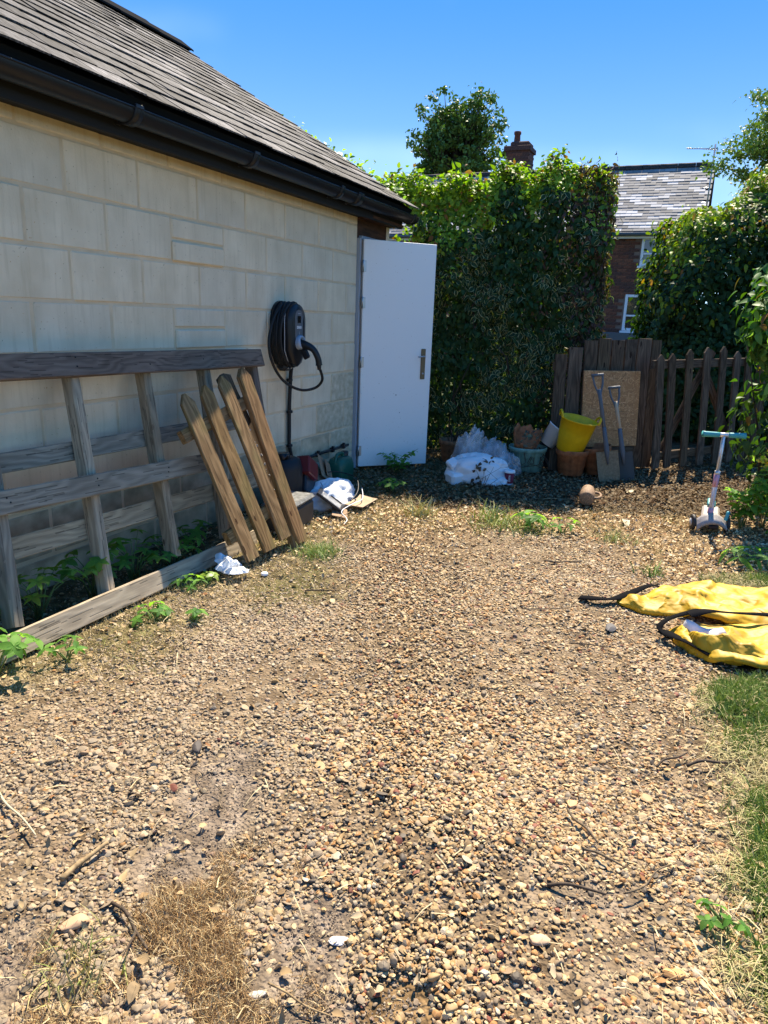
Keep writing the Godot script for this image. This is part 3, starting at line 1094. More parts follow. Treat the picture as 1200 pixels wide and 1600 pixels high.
		st.set_smooth_group(-1)
		bx(st, gc + Vector3(q[0] + q[1] / 2, 0.006, 0.06), Vector3(q[1], 0.018, 0.014), 0.003)
		bx(st, gc + Vector3(q[0] + q[1] / 2, -0.02, -0.064), Vector3(q[1] * 0.5, 0.07, 0.012), 0.002)
		obj("gutter_bracket", mesh_of(st), M.black_plastic, gut)

# ---------------------------------------------------------------- house beyond
func build_house() -> void:
	var hd := 18.1
	# local x runs along the front (away from the right gable), z towards the camera
	var base := dv * hd + nv * (-0.42)
	var h := thing("brick_house", "red brick house with lichen-patched slate roof beyond the hedges", "house", base, turn_wall - PI / 2)
	# this turn makes local -x ... see axes: x = nv, z = -dv
	var L := 8.0
	var st := ST()
	bx(st, Vector3(-L / 2, 1.65, -2.1), Vector3(L, 3.3, 3.98), 0.003)
	var wall := obj("wall", mesh_of(st), M.brick_mortar, h)
	var brick := box(Vector3(0.215, 0.065, 0.05), 0.003)
	var list := []
	var xf_rest := []
	var col_rest := []
	for r in 44:
		for c in 36:
			var x := -0.11 - c * 0.225 - (0.1125 if r % 2 else 0.0)
			if x < -L + 0.1: continue
			var y := 0.04 + r * 0.075
			var inwin := (x > -1.52 and x < -0.78 and y > 1.14 and y < 1.98) or (x > -1.28 and x < -0.54 and y > 2.6 and y < 3.26)
			if inwin: continue
			var p := Vector3(x, y, -0.115 + R(-0.003, 0.003))
			if x > -2.25 and x < -0.95 and y > 0.95 and list.size() < 300:
				list.append([brick, pick("brick"), Transform3D(Basis(), p)])
			else:
				xf_rest.append(Transform3D(Basis(), p))
				col_rest.append(Color(0.24, 0.09, 0.06) * R(0.65, 1.25))
	pieces("brick", list, wall)
	scatter("bricks", brick, M.brick_any, xf_rest, col_rest, wall)
	obj("plinth", box(Vector3(2.0, 0.5, 0.5), 0.01), M.lead_grey, h, Transform3D(Basis(), Vector3(-2.0, 0.86, 0.25)))
	for q in [[-1.42, 1.16, 0.64, 0.82], [-1.2, 2.62, 0.64, 0.62]]:
		st = ST()
		var fx: float = q[0]
		var fy: float = q[1]
		bx(st, Vector3(fx + 0.03, fy + q[3] / 2, -0.09), Vector3(0.06, q[3], 0.06), 0.004)
		bx(st, Vector3(fx + q[2] - 0.03, fy + q[3] / 2, -0.09), Vector3(0.06, q[3], 0.06), 0.004)
		bx(st, Vector3(fx + q[2] / 2, fy + 0.03, -0.088), Vector3(q[2] - 0.122, 0.06, 0.06), 0.004)
		bx(st, Vector3(fx + q[2] / 2, fy + q[3] - 0.03, -0.088), Vector3(q[2] - 0.122, 0.06, 0.06), 0.004)
		bx(st, Vector3(fx + q[2] / 2, fy + q[3] * 0.42, -0.088), Vector3(q[2] - 0.122, 0.04, 0.05), 0.004)
		var w := obj("window", mesh_of(st), M.window_frame, h)
		obj("pane", box(Vector3(q[2] - 0.1, q[3] - 0.1, 0.008), 0.001), M.glass_dark, w, Transform3D(Basis(), Vector3(fx + q[2] / 2, fy + q[3] / 2, -0.1)))
		obj("sill", box(Vector3(q[2] + 0.08, 0.05, 0.12), 0.004), M.window_frame, w, Transform3D(Basis(), Vector3(fx + q[2] / 2, fy - 0.03, -0.06)))
	# roof
	var pitch := atan2(1.58, 2.0)
	var run := Vector2(2.15, 1.7).length()
	var up_ := Vector3(0, sin(pitch), -cos(pitch))
	var nn := Vector3(0, cos(pitch), sin(pitch))
	var ev := Vector3(0, 3.36, 0.1)
	var rbz := Basis(Vector3(1, 0, 0), nn, Vector3(1, 0, 0).cross(nn))
	st = ST()
	bx(st, ev + up_ * run / 2 - nn * 0.05 + Vector3(-L / 2 + 0.05, 0, 0), Vector3(L + 0.1, 0.06, run), 0.005, rbz)
	var nb := Vector3(0, cos(pitch), -sin(pitch))
	var rd := ev + up_ * run
	bx(st, rd + Vector3(-L / 2 + 0.05, 0, 0) + Vector3(0, -sin(pitch), -cos(pitch)) * run / 2 - nb * 0.05, Vector3(L + 0.1, 0.07, run), 0.005, Basis(Vector3(1, 0, 0), nb, Vector3(1, 0, 0).cross(nb)))
	for x in [-0.05, -L + 0.05]:
		tri(st, Vector3(x, 3.2, 0), Vector3(x, 3.2, -4.1), Vector3(x, 4.9, -2.05))
	var roof := obj("roof", mesh_of(st), M.dark_slate, h)
	var tile := box(Vector3(0.245, 0.012, 0.2), 0.0)
	var xfs := []
	var cols := []
	var no := FastNoiseLite.new()
	no.seed = 21
	no.frequency = 0.9
	for i in 22:
		for j in 33:
			var x := 0.08 - 0.125 - j * 0.25 - (0.125 if i % 2 else 0.0)
			xfs.append(Transform3D(rbz * Basis.from_euler(Vector3(-0.07, R(-0.01, 0.01), 0)), ev + up_ * (i * 0.122 + 0.06) + nn * R(0.006, 0.014) + Vector3(x, 0, 0)))
			var v := 0.17 + R(-0.04, 0.05)
			if no.get_noise_2d(x * 1.6, i * 0.42) > 0.12 and rng.randf() < 0.75: v = R(0.34, 0.5)
			elif rng.randf() < 0.12: v = R(0.2, 0.4)
			cols.append(Color(v, v * 0.98, v * 0.97))
	scatter("slates", tile, mat(Color.WHITE, 0.65, {"vcol": true, "spec": 0.1}), xfs, cols, roof)
	var caps := []
	st = ST(true)
	tube(st, [Vector3(-0.2, 0, 0), Vector3(0.2, 0, 0)], 0.09, 10)
	var capm := mesh_of(st)
	for i in 20:
		caps.append([capm, M.slate[4], Transform3D(Basis(), rd + Vector3(-0.15 - i * 0.41, 0.0, 0))])
	pieces("ridge_tile", caps, roof)
	st = ST(true)
	tube(st, [ev + Vector3(0.08, -0.07, 0.04), ev + Vector3(-L, -0.07, 0.04)], 0.045, 8)
	obj("gutter", mesh_of(st), M.lead_grey, h)
	obj("fascia", box(Vector3(L + 0.1, 0.14, 0.03), 0.003), M.window_frame, h, Transform3D(Basis(), Vector3(-L / 2, 3.27, 0.03)))
	# chimney with corbelled head and two pots
	st = ST()
	var cc := Vector3(-4.72, 0, rd.z)
	bx(st, cc + Vector3(0, 5.0, 0), Vector3(0.6, 1.3, 0.6), 0.01)
	bx(st, cc + Vector3(0, 5.62, 0), Vector3(0.7, 0.12, 0.7), 0.01)
	bx(st, cc + Vector3(0.04, 5.74, 0), Vector3(0.5, 0.12, 0.5), 0.03)
	var ch := obj("chimney", mesh_of(st), M.brick[3], roof)
	var cl := []
	for r in 16:
		for k in 3:
			for f in 2:
				var p := Vector3(-0.2 + 0.2 * k + (0.0 if r % 2 else 0.05), 4.42 + r * 0.075, 0.29)
				if f == 1: p = Vector3(0.29, p.y, -p.x)
				if absf(p.x if f == 0 else p.z) > 0.26: continue
				cl.append([box(Vector3(0.19, 0.062, 0.03), 0.003) if cl.is_empty() else cl[0][0], pick("brick"), Transform3D(Basis(Vector3.UP, PI / 2 * f), cc + p)])
	for c in cl:
		var o := MeshInstance3D.new()
		o.mesh = c[0]
		o.material_override = c[1]
		o.transform = c[2]
		o.name = "brick_%03d" % (500 + roof.get_child_count())
		roof.add_child(o, true)
	for q in [-0.1]:
		st = ST(true)
		lathe(st, [Vector2(0.09, 5.78), Vector2(0.075, 5.98), Vector2(0.095, 6.0), Vector2(0.095, 6.06), Vector2(0.07, 6.06), Vector2(0.05, 5.9)], 14, Transform3D(Basis(), cc + Vector3(q, 0.02 if q < 0 else -0.04, 0)))
		obj("chimney_pot", mesh_of(st), M.brick[0], roof)
	# aerial on the gable
	var ap := base + nv * 0.32 - dv * (-1.2)
	var a := thing("tv_aerial", "thin grey television aerial on a pole at the slate roof's gable end", "aerial", Vector3(6.86, 0, -16.9))
	st = ST(true)
	tube(st, [Vector3(0, 3.6, 0), Vector3(0, 5.12, 0)], 0.018, 6)
	obj("pole", mesh_of(st), M.steel, a)
	st = ST(true)
	tube(st, [Vector3(0.06, 5.03, 0), Vector3(-0.62, 5.0, 0.05)], 0.012, 6)
	obj("boom", mesh_of(st), M.steel, a)
	st = ST(true)
	for i in 13:
		var x := 0.02 - i * 0.05
		tube(st, [Vector3(x, 4.97 + 0.002 * i, 0.13), Vector3(x, 5.05, -0.13)], 0.006, 4)
	obj("elements", mesh_of(st), M.steel, a)
	st = ST(true)
	tube(st, [Vector3(0.0, 4.25, 0), Vector3(-0.12, 4.25, -0.1)], 0.014, 6)
	tube(st, [Vector3(0.0, 3.95, 0), Vector3(-0.14, 3.95, -0.1)], 0.014, 6)
	obj("bracket", mesh_of(st), M.steel, a)
# ---------------------------------------------------------------- hedges, trees, plants
func leaf_color(base: Color, spread := 0.25) -> Color:
	var k := R(1 - spread, 1 + spread)
	return Color(base.r * k * R(0.88, 1.12), base.g * k, base.b * k * R(0.8, 1.15))

# adds foliage: the ones nearest the eye become parts, the rest one mass for each shape
func foliage(t: Node3D, shapes: Array, leaves: Array, parts: int, tint_mats: Array) -> void:
	# leaves: [distance, shape, Transform3D, Color]; distance < 0 marks a candidate for a part
	var sets := []
	for s in shapes: sets.append([[], []])
	var singles := []
	for l in leaves:
		if l[0] < 0 and singles.size() < parts:
			singles.append([shapes[l[1]], tint_mats[rng.randi() % tint_mats.size()], l[2]])
		else:
			sets[l[1]][0].append(l[2])
			sets[l[1]][1].append(l[3])
	if singles.size() > 0: pieces("leaf", singles, t)
	for i in shapes.size():
		if sets[i][0].size() > 0:
			scatter("foliage", shapes[i], M.leaf, sets[i][0], sets[i][1], t)

func build_holly_hedge() -> void:
	var t := thing("holly_hedge", "tall square-cut hedge of variegated holly behind the pots and white sack", "hedge", W(6.55, 1.0))
	var o := t.position
	var a := W(6.35, 0.3)
	var ax := (W(6.75, 2.3) - a).normalized()          # along the face, to the right
	var out := Vector3(-ax.z, 0, ax.x)                 # towards the camera
	if out.z < 0: out = -out
	var w_cream := Color(0.50, 0.47, 0.24)
	var holly_v := leaf_mesh(1, 0.62, 0.35, 0.2, Color(0.035, 0.07, 0.024), w_cream, 0.05)
	var holly_g := leaf_mesh(1, 0.58, 0.3, 0.25, Color(1, 1, 1), null, 0.05)
	var fresh := leaf_mesh(1, 0.6, 0.2, 0.3, Color(1, 1, 1), null, 0.0)
	var tiny := leaf_mesh(1, 0.5, 0.4, 0.5, Color(1, 1, 1), null, 0.06, 4)
	var shapes := [holly_v, holly_g, fresh, tiny]
	var leaves := []
	var u0 := -1.7
	var u1 := 1.5
	var top := func(u: float) -> float:
		return 2.46 + 0.06 * sin(u * 2.3) + 0.07 * clampf(u, 0, 1.4) - 0.12 * clampf((u - 1.25) * 2, 0, 1) + noise_a.get_noise_2d(u * 60, 3) * 0.12 + 0.14 * clampf(-u, 0, 1)
	var bulge := func(u: float, h: float) -> float:
		return noise_a.get_noise_3d(u * 35, h * 35, 5) * 0.2 + noise_b.get_noise_2d(u * 40, h * 40) * 0.06
	for i in 60000:
		var u := R(u0, u1)
		var ht: float = top.call(u)
		var kind := rng.randf()
		var p: Vector3
		var n: Vector3
		var h: float
		var d := absf(rng.randfn()) * 0.11
		if kind < 0.66:      # front face
			h = ht * R(0.02, 1.0)
			var rounding := pow(clampf((h - ht + 0.35) / 0.35, 0, 1), 2) * 0.3
			var low := clampf((0.45 - h) / 0.45, 0, 1) * 0.16
			if u < -0.25 and h < 2.25: continue
			p = a + ax * u + out * (bulge.call(u, h) - d - rounding - low) + Vector3(0, h, 0)
			n = out * 0.9 + Vector3(0, 0.45 + rounding * 2, 0) + rv(0.7)
		elif kind < 0.84:    # top
			var k := R(0, 1.0)
			h = ht + noise_b.get_noise_2d(u * 30, k * 30) * 0.1 - d * 0.7
			p = a + ax * u - out * k * 1.1 + Vector3(0, h - 0.1 * k, 0)
			n = Vector3(0, 1, 0) + rv(0.7)
			if rng.randf() < 0.12:
				p.y += absf(rng.randfn()) * 0.05
				n = rv(1)
		elif kind < 0.94:    # right end
			h = ht * R(0.1, 0.99)
			var k := R(0, 1.1)
			p = a + ax * (u1 + noise_a.get_noise_2d(h * 50, k * 40) * 0.14 - d * 0.8 - 0.05 * clampf(1.2 - h, 0, 1)) - out * k + Vector3(0, h, 0)
			n = ax + Vector3(0, 0.3, 0) + rv(0.7)
			u = u1
		else:                # back
			h = ht * R(0.1, 1.0)
			p = a + ax * u - out * (1.1 + bulge.call(u, h)) + Vector3(0, h, 0)
			n = -out + rv(0.7)
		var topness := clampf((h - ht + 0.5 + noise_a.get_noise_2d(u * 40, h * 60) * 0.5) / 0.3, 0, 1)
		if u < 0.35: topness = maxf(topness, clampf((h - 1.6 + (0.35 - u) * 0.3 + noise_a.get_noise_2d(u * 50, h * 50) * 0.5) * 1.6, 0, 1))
		var dead := clampf((u - 1.06 + noise_a.get_noise_2d(u * 60 + 9, h * 40) * 0.5) * 3.0, 0, 1)
		var s := R(0.022, 0.078)
		var sh := 0
		var c := Color.WHITE
		var tip := Vector3(0, -0.8, 0) + rv(0.8)
		if rng.randf() < dead * 0.72:
			sh = 3
			s = R(0.025, 0.055)
			c = leaf_color(Color(0.10, 0.06, 0.05))
			if rng.randf() < 0.3: c = leaf_color(Color(0.2, 0.15, 0.1))
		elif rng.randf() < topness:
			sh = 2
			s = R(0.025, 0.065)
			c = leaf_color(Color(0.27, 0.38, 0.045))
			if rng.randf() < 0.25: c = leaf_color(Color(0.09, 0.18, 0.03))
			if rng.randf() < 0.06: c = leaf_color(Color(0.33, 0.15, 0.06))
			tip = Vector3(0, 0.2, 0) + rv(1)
		else:
			var vg := clampf(noise_a.get_noise_3d(u * 30 + 70, h * 30, 0) * 2.6 + 0.42, 0.06, 0.8)
			if rng.randf() < vg and d < 0.13:
				sh = 0
				c = Color.WHITE * R(0.7, 1.15)
			else:
				sh = 1
				c = leaf_color(Color(0.04, 0.082, 0.026))
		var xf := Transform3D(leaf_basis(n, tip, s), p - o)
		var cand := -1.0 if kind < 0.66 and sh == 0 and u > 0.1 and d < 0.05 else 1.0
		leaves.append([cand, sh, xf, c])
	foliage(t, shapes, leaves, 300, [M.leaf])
	# inner twigs and bare ends
	var st := ST(true)
	for i in 260:
		var u := R(-1.4, 1.1)
		var h: float = R(0.0, 0.6) * top.call(u)
		var p := a + ax * u - out * R(0.12, 0.7) + Vector3(0, h, 0) - o
		tube(st, [p, p + Vector3(R(-0.12, 0.12), R(0.15, 0.4), R(-0.1, 0.12)), p + Vector3(R(-0.25, 0.25), R(0.35, 0.7), R(-0.1, 0.25))], [0.012, 0.008, 0.003], 5)
	for i in 60:
		var h := R(0.6, 2.5)
		var p := a + ax * R(1.15, 1.36) - out * R(0, 0.5) + Vector3(0, h, 0) - o
		tube(st, [p, p + ax * 0.1 + rv(0.06), p + ax * R(0.10, 0.17) + Vector3(0, R(-0.05, 0.1), 0) + rv(0.08)], [0.004, 0.003, 0.001], 4)
	for i in 26:
		var u := R(-0.3, 1.35)
		var p: Vector3 = a + ax * u - out * R(0.1, 0.6) + Vector3(0, top.call(u) - 0.1, 0) - o
		tube(st, [p, p + Vector3(R(-0.04, 0.04), 0.07, 0), p + Vector3(R(-0.08, 0.08), R(0.1, 0.15), 0)], [0.002, 0.0015, 0.0006], 4)
	struct(obj("twigs", mesh_of(st), M.bark, t), "stuff")

func ellipsoid_hedge(called: String, label: String, lobes: Array, count: int, shapes: Array, color_of: Callable, size_of: Vector2, parts: int, spread := 0.1) -> Node3D:
	var t := thing(called, label, "hedge", Vector3(lobes[0][0].x, 0, lobes[0][0].z))
	var o := t.position
	var leaves := []
	for i in count:
		var lb: Array = lobes[rng.randi() % lobes.size()]
		var d := Vector3(rng.randfn(), rng.randfn(), rng.randfn()).normalized()
		var ex: float = lb[2]
		var r: Vector3 = lb[1]
		var k := pow(pow(absf(d.x), ex) + pow(absf(d.y), ex) + pow(absf(d.z), ex), -1.0 / ex)
		var dep := absf(rng.randfn()) * spread
		var p: Vector3 = lb[0] + d * k * r
		var n := (d / r).normalized()
		p += n * (noise_a.get_noise_3d(p.x * 20, p.y * 20, p.z * 20) * 0.26 + noise_b.get_noise_3d(p.x * 45, p.y * 45, p.z * 45) * 0.1 - dep)
		if p.y < 0.02: continue
		var inside := false
		for l2 in lobes:
			if l2 == lb: continue
			var q: Vector3 = (p - l2[0]) / l2[1]
			if pow(absf(q.x), l2[2]) + pow(absf(q.y), l2[2]) + pow(absf(q.z), l2[2]) < 0.72: inside = true
		if inside: continue
		if dep < 0.02 and rng.randf() < 0.25: p += n * R(0, 0.1)
		var s := R(size_of.x, size_of.y)
		var xf := Transform3D(leaf_basis(n + Vector3(0, 0.4, 0) + rv(0.75), Vector3(0, -0.6, 0) + rv(0.8), s), p - o)
		var c: Array = color_of.call(p, n, dep)
		var front := n.z > 0.1 and dep < spread * 0.5 and rng.randf() < 0.4
		leaves.append([-1.0 if front else 1.0, c[0], xf, c[1]])
	foliage(t, shapes, leaves, parts, M.leaf_tints)
	return t

func build_right_hedge() -> void:
	var l1 := leaf_mesh(1, 0.62, 0.15, 0.25, Color.WHITE, null)
	var l2 := leaf_mesh(1, 0.5, 0.3, 0.35, Color.WHITE, null)
	M.leaf_tints = []
	for c in [Color(0.026, 0.06, 0.02), Color(0.034, 0.072, 0.023), Color(0.045, 0.085, 0.027)]:
		M.leaf_tints.append(mat(c.linear_to_srgb(), 0.5, {"back": Color(0.3, 0.45, 0.15), "spec": 0.25}))
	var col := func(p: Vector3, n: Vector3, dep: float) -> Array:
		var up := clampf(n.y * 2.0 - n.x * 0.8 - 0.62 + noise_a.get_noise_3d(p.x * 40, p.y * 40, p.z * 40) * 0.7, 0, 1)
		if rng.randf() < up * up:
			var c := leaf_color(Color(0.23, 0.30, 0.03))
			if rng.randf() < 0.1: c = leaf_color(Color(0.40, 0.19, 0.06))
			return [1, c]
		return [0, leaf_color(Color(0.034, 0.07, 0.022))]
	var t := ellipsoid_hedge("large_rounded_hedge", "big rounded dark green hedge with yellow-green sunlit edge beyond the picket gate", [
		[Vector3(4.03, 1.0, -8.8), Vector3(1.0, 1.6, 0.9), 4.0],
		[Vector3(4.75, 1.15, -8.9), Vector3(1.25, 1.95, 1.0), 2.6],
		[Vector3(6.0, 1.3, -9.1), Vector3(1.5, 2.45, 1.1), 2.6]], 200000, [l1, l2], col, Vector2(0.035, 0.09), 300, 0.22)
	var st := ST(true)
	for i in 70:
		var p := Vector3(R(3.2, 6.6), R(0.0, 0.8), R(-9.3, -8.3)) - t.position
		tube(st, [p, p + Vector3(R(-0.1, 0.1), 0.6, 0), p + Vector3(R(-0.3, 0.3), R(1.0, 1.6), R(-0.1, 0.2))], [0.025, 0.016, 0.004], 5)
	struct(obj("stems", mesh_of(st), M.bark, t), "stuff")

func build_right_bush() -> void:
	M.leaf_tints = []
	for c in [Color(0.09, 0.2, 0.04), Color(0.07, 0.16, 0.035), Color(0.13, 0.25, 0.05)]:
		M.leaf_tints.append(mat(c.linear_to_srgb(), 0.38, {"back": Color(0.6, 0.8, 0.25)}))
	var l1 := leaf_mesh(1, 0.55, 0.25, 0.3, Color.WHITE, null, 0.0, 6)
	var col := func(p: Vector3, _n: Vector3, _dep: float) -> Array:
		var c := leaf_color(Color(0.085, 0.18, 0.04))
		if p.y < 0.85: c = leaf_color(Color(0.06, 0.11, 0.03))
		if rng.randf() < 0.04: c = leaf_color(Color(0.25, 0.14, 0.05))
		return [0, c]
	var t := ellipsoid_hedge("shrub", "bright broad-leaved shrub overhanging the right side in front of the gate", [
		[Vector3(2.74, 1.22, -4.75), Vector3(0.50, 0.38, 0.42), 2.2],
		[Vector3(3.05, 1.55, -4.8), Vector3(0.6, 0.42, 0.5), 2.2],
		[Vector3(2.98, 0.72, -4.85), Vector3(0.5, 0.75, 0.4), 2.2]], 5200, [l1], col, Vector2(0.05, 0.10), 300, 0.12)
	t.set_meta("category", "shrub")
	var st := ST(true)
	for i in 46:
		var p := Vector3(R(2.7, 3.3), 0, R(-5.0, -4.6)) - t.position
		tube(st, [p, p + Vector3(R(-0.15, 0.1), 0.5, R(-0.1, 0.1)), p + Vector3(R(-0.5, 0.2), R(0.8, 1.5), R(-0.2, 0.25))], [0.012, 0.008, 0.003], 5)
	for i in 16:
		var p := Vector3(R(2.5, 2.8), R(0.9, 1.6), R(-4.8, -4.4)) - t.position
		tube(st, [p, p + Vector3(-0.1, R(-0.04, 0.08), 0.05), p + Vector3(R(-0.3, -0.16), R(-0.1, 0.12), 0.08)], [0.005, 0.004, 0.002], 4)
	struct(obj("stems", mesh_of(st), M.bark, t), "stuff")

func tree(called: String, label: String, base: Vector3, height: float, crown: Vector3, rad: Vector3, tips: int, per: int, leaf_s: Vector2, col: Array, trunk_r: float, sd: int) -> Node3D:
	rng.seed = sd
	var t := thing(called, label, "tree", base)
	var st := ST(true)
	var fork := Vector3(crown.x * 0.6, crown.y - rad.y * 0.75, crown.z * 0.6)
	tube(st, curve([Vector3.ZERO, Vector3(0.1, fork.y * 0.5, 0), fork], 4), [trunk_r, trunk_r * 0.95, trunk_r * 0.9, trunk_r * 0.86, trunk_r * 0.82, trunk_r * 0.78, trunk_r * 0.74, trunk_r * 0.7, trunk_r * 0.66], 9)
	obj("trunk", mesh_of(st), M.bark, t)
	st = ST(true)
	var ends := []
	for i in tips:
		var d := Vector3(rng.randfn(), rng.randfn() * 0.9 + 0.25, rng.randfn()).normalized()
		var k := R(0.55, 1.0)
		var e := crown + d * rad * k * (1.0 + 0.5 * noise_a.get_noise_3d(d.x * 45 + sd, d.y * 60, d.z * 60))
		var m1 := fork.lerp(e, 0.4) + Vector3(rng.randfn(), R(0, 0.8), rng.randfn()) * rad.x * 0.1
		var m2 := fork.lerp(e, 0.75) + rv(rad.x * 0.08)
		if i % 3 == 0:
			tube(st, [fork, m1, m2, e], [trunk_r * 0.42, trunk_r * 0.22, trunk_r * 0.1, trunk_r * 0.03], 5)
		else:
			tube(st, [m1, m2, e], [trunk_r * 0.14, trunk_r * 0.08, trunk_r * 0.02], 4)
		ends.append(e)
		if rng.randf() < 0.6: ends.append(m2)
	obj("limbs", mesh_of(st), M.bark, t)
	var lm := leaf_mesh(1, 0.6, 0.3, 0.3, Color.WHITE, null, 0.06, 4)
	var xfs := []
	var cols := []
	for e in ends:
		var cr := R(0.07, 0.17) * rad.x
		var tone := rng.randf()
		for i in per:
			var q := Vector3(rng.randfn(), rng.randfn() * 0.6, rng.randfn()) * cr * 0.55
			xfs.append(Transform3D(leaf_basis(Vector3(0, 0.8, 0) + rv(0.9), Vector3(0, -0.3, 0) + rv(1), R(leaf_s.x, leaf_s.y)), e + q))
			cols.append(leaf_color((col[0] as Color).lerp(col[1], tone * 0.7 + rng.randf() * 0.3)))
	scatter("crown", lm, M.leaf_far, xfs, cols, t)
	return t

# a leafy plant whose leaves are parts; shape is one mesh
func plant(called: String, label: String, at: Vector3, stems: int, height: float, reach: float, shape: Mesh, mats: Array, size: Vector2, per_leaf := 5, fan := true) -> Node3D:
	var t := thing(called, label, "plant", at)
	var st := ST(true)
	var list := []
	for i in stems:
		var f := TAU * i / stems + R(-0.6, 0.6)
		var k := R(0.35, 1.0)
		var e := Vector3(cos(f) * reach * k, height * R(0.5, 1.0), sin(f) * reach * k)
		var mid := e * Vector3(0.45, 0.7, 0.45)
		tube(st, [Vector3(R(-0.02, 0.02), -0.01, R(-0.02, 0.02)), mid, e], [0.0035, 0.0025, 0.0012], 5)
		if fan:       # a hand of leaflets at the stem's end
			var yaw := R(0, TAU)
			var tilt := Vector3(cos(f) * 0.35, 1, sin(f) * 0.35) + rv(0.25)
			for j in per_leaf:
				var g := yaw + TAU * j / per_leaf
				var s := R(size.x, size.y)
				list.append([shape, mats[rng.randi() % mats.size()], Transform3D(leaf_basis(tilt, Vector3(cos(g), R(-0.3, 0.05), sin(g)), s), e)])
		else:         # leaves in pairs up the stem
			for j in per_leaf:
				var u := 0.25 + 0.75 * j / per_leaf
				var p := Vector3.ZERO.lerp(mid, u * 2) if u < 0.5 else mid.lerp(e, u * 2 - 1)
				for sd in 2:
					var g := j * 1.4 + PI * sd + R(-0.3, 0.3)
					list.append([shape, mats[rng.randi() % mats.size()], Transform3D(leaf_basis(Vector3(0, 1, 0) + rv(0.3), Vector3(cos(g), R(-0.25, 0.4), sin(g)), R(size.x, size.y) * (1.15 - 0.4 * u)), p)])
	obj("stem", mesh_of(st), M.stem_green, t)
	pieces("leaf", list, t)
	return t

func grass_tuft(label: String, at: Vector3, n: int, radius: float, h: Vector2, c0: Color, c1: Color) -> void:
	var t := thing("grass_tuft", label, "grass", at)
	var xfs := []
	var cols := []
	for i in n:
		var p := Vector3(rng.randfn() * radius * 0.55, 0, rng.randfn() * radius * 0.55)
		xfs.append(Transform3D(Basis.from_euler(Vector3(rng.randfn() * 0.35, R(0, TAU), rng.randfn() * 0.35)).scaled(Vector3(1.4, 1, 1.4) * R(h.x, h.y)), p))
		cols.append(c0.lerp(c1, rng.randf()))
	scatter("blades", blade_mesh(1.0, 0.03, 0.45), M.blade, xfs, cols, t)

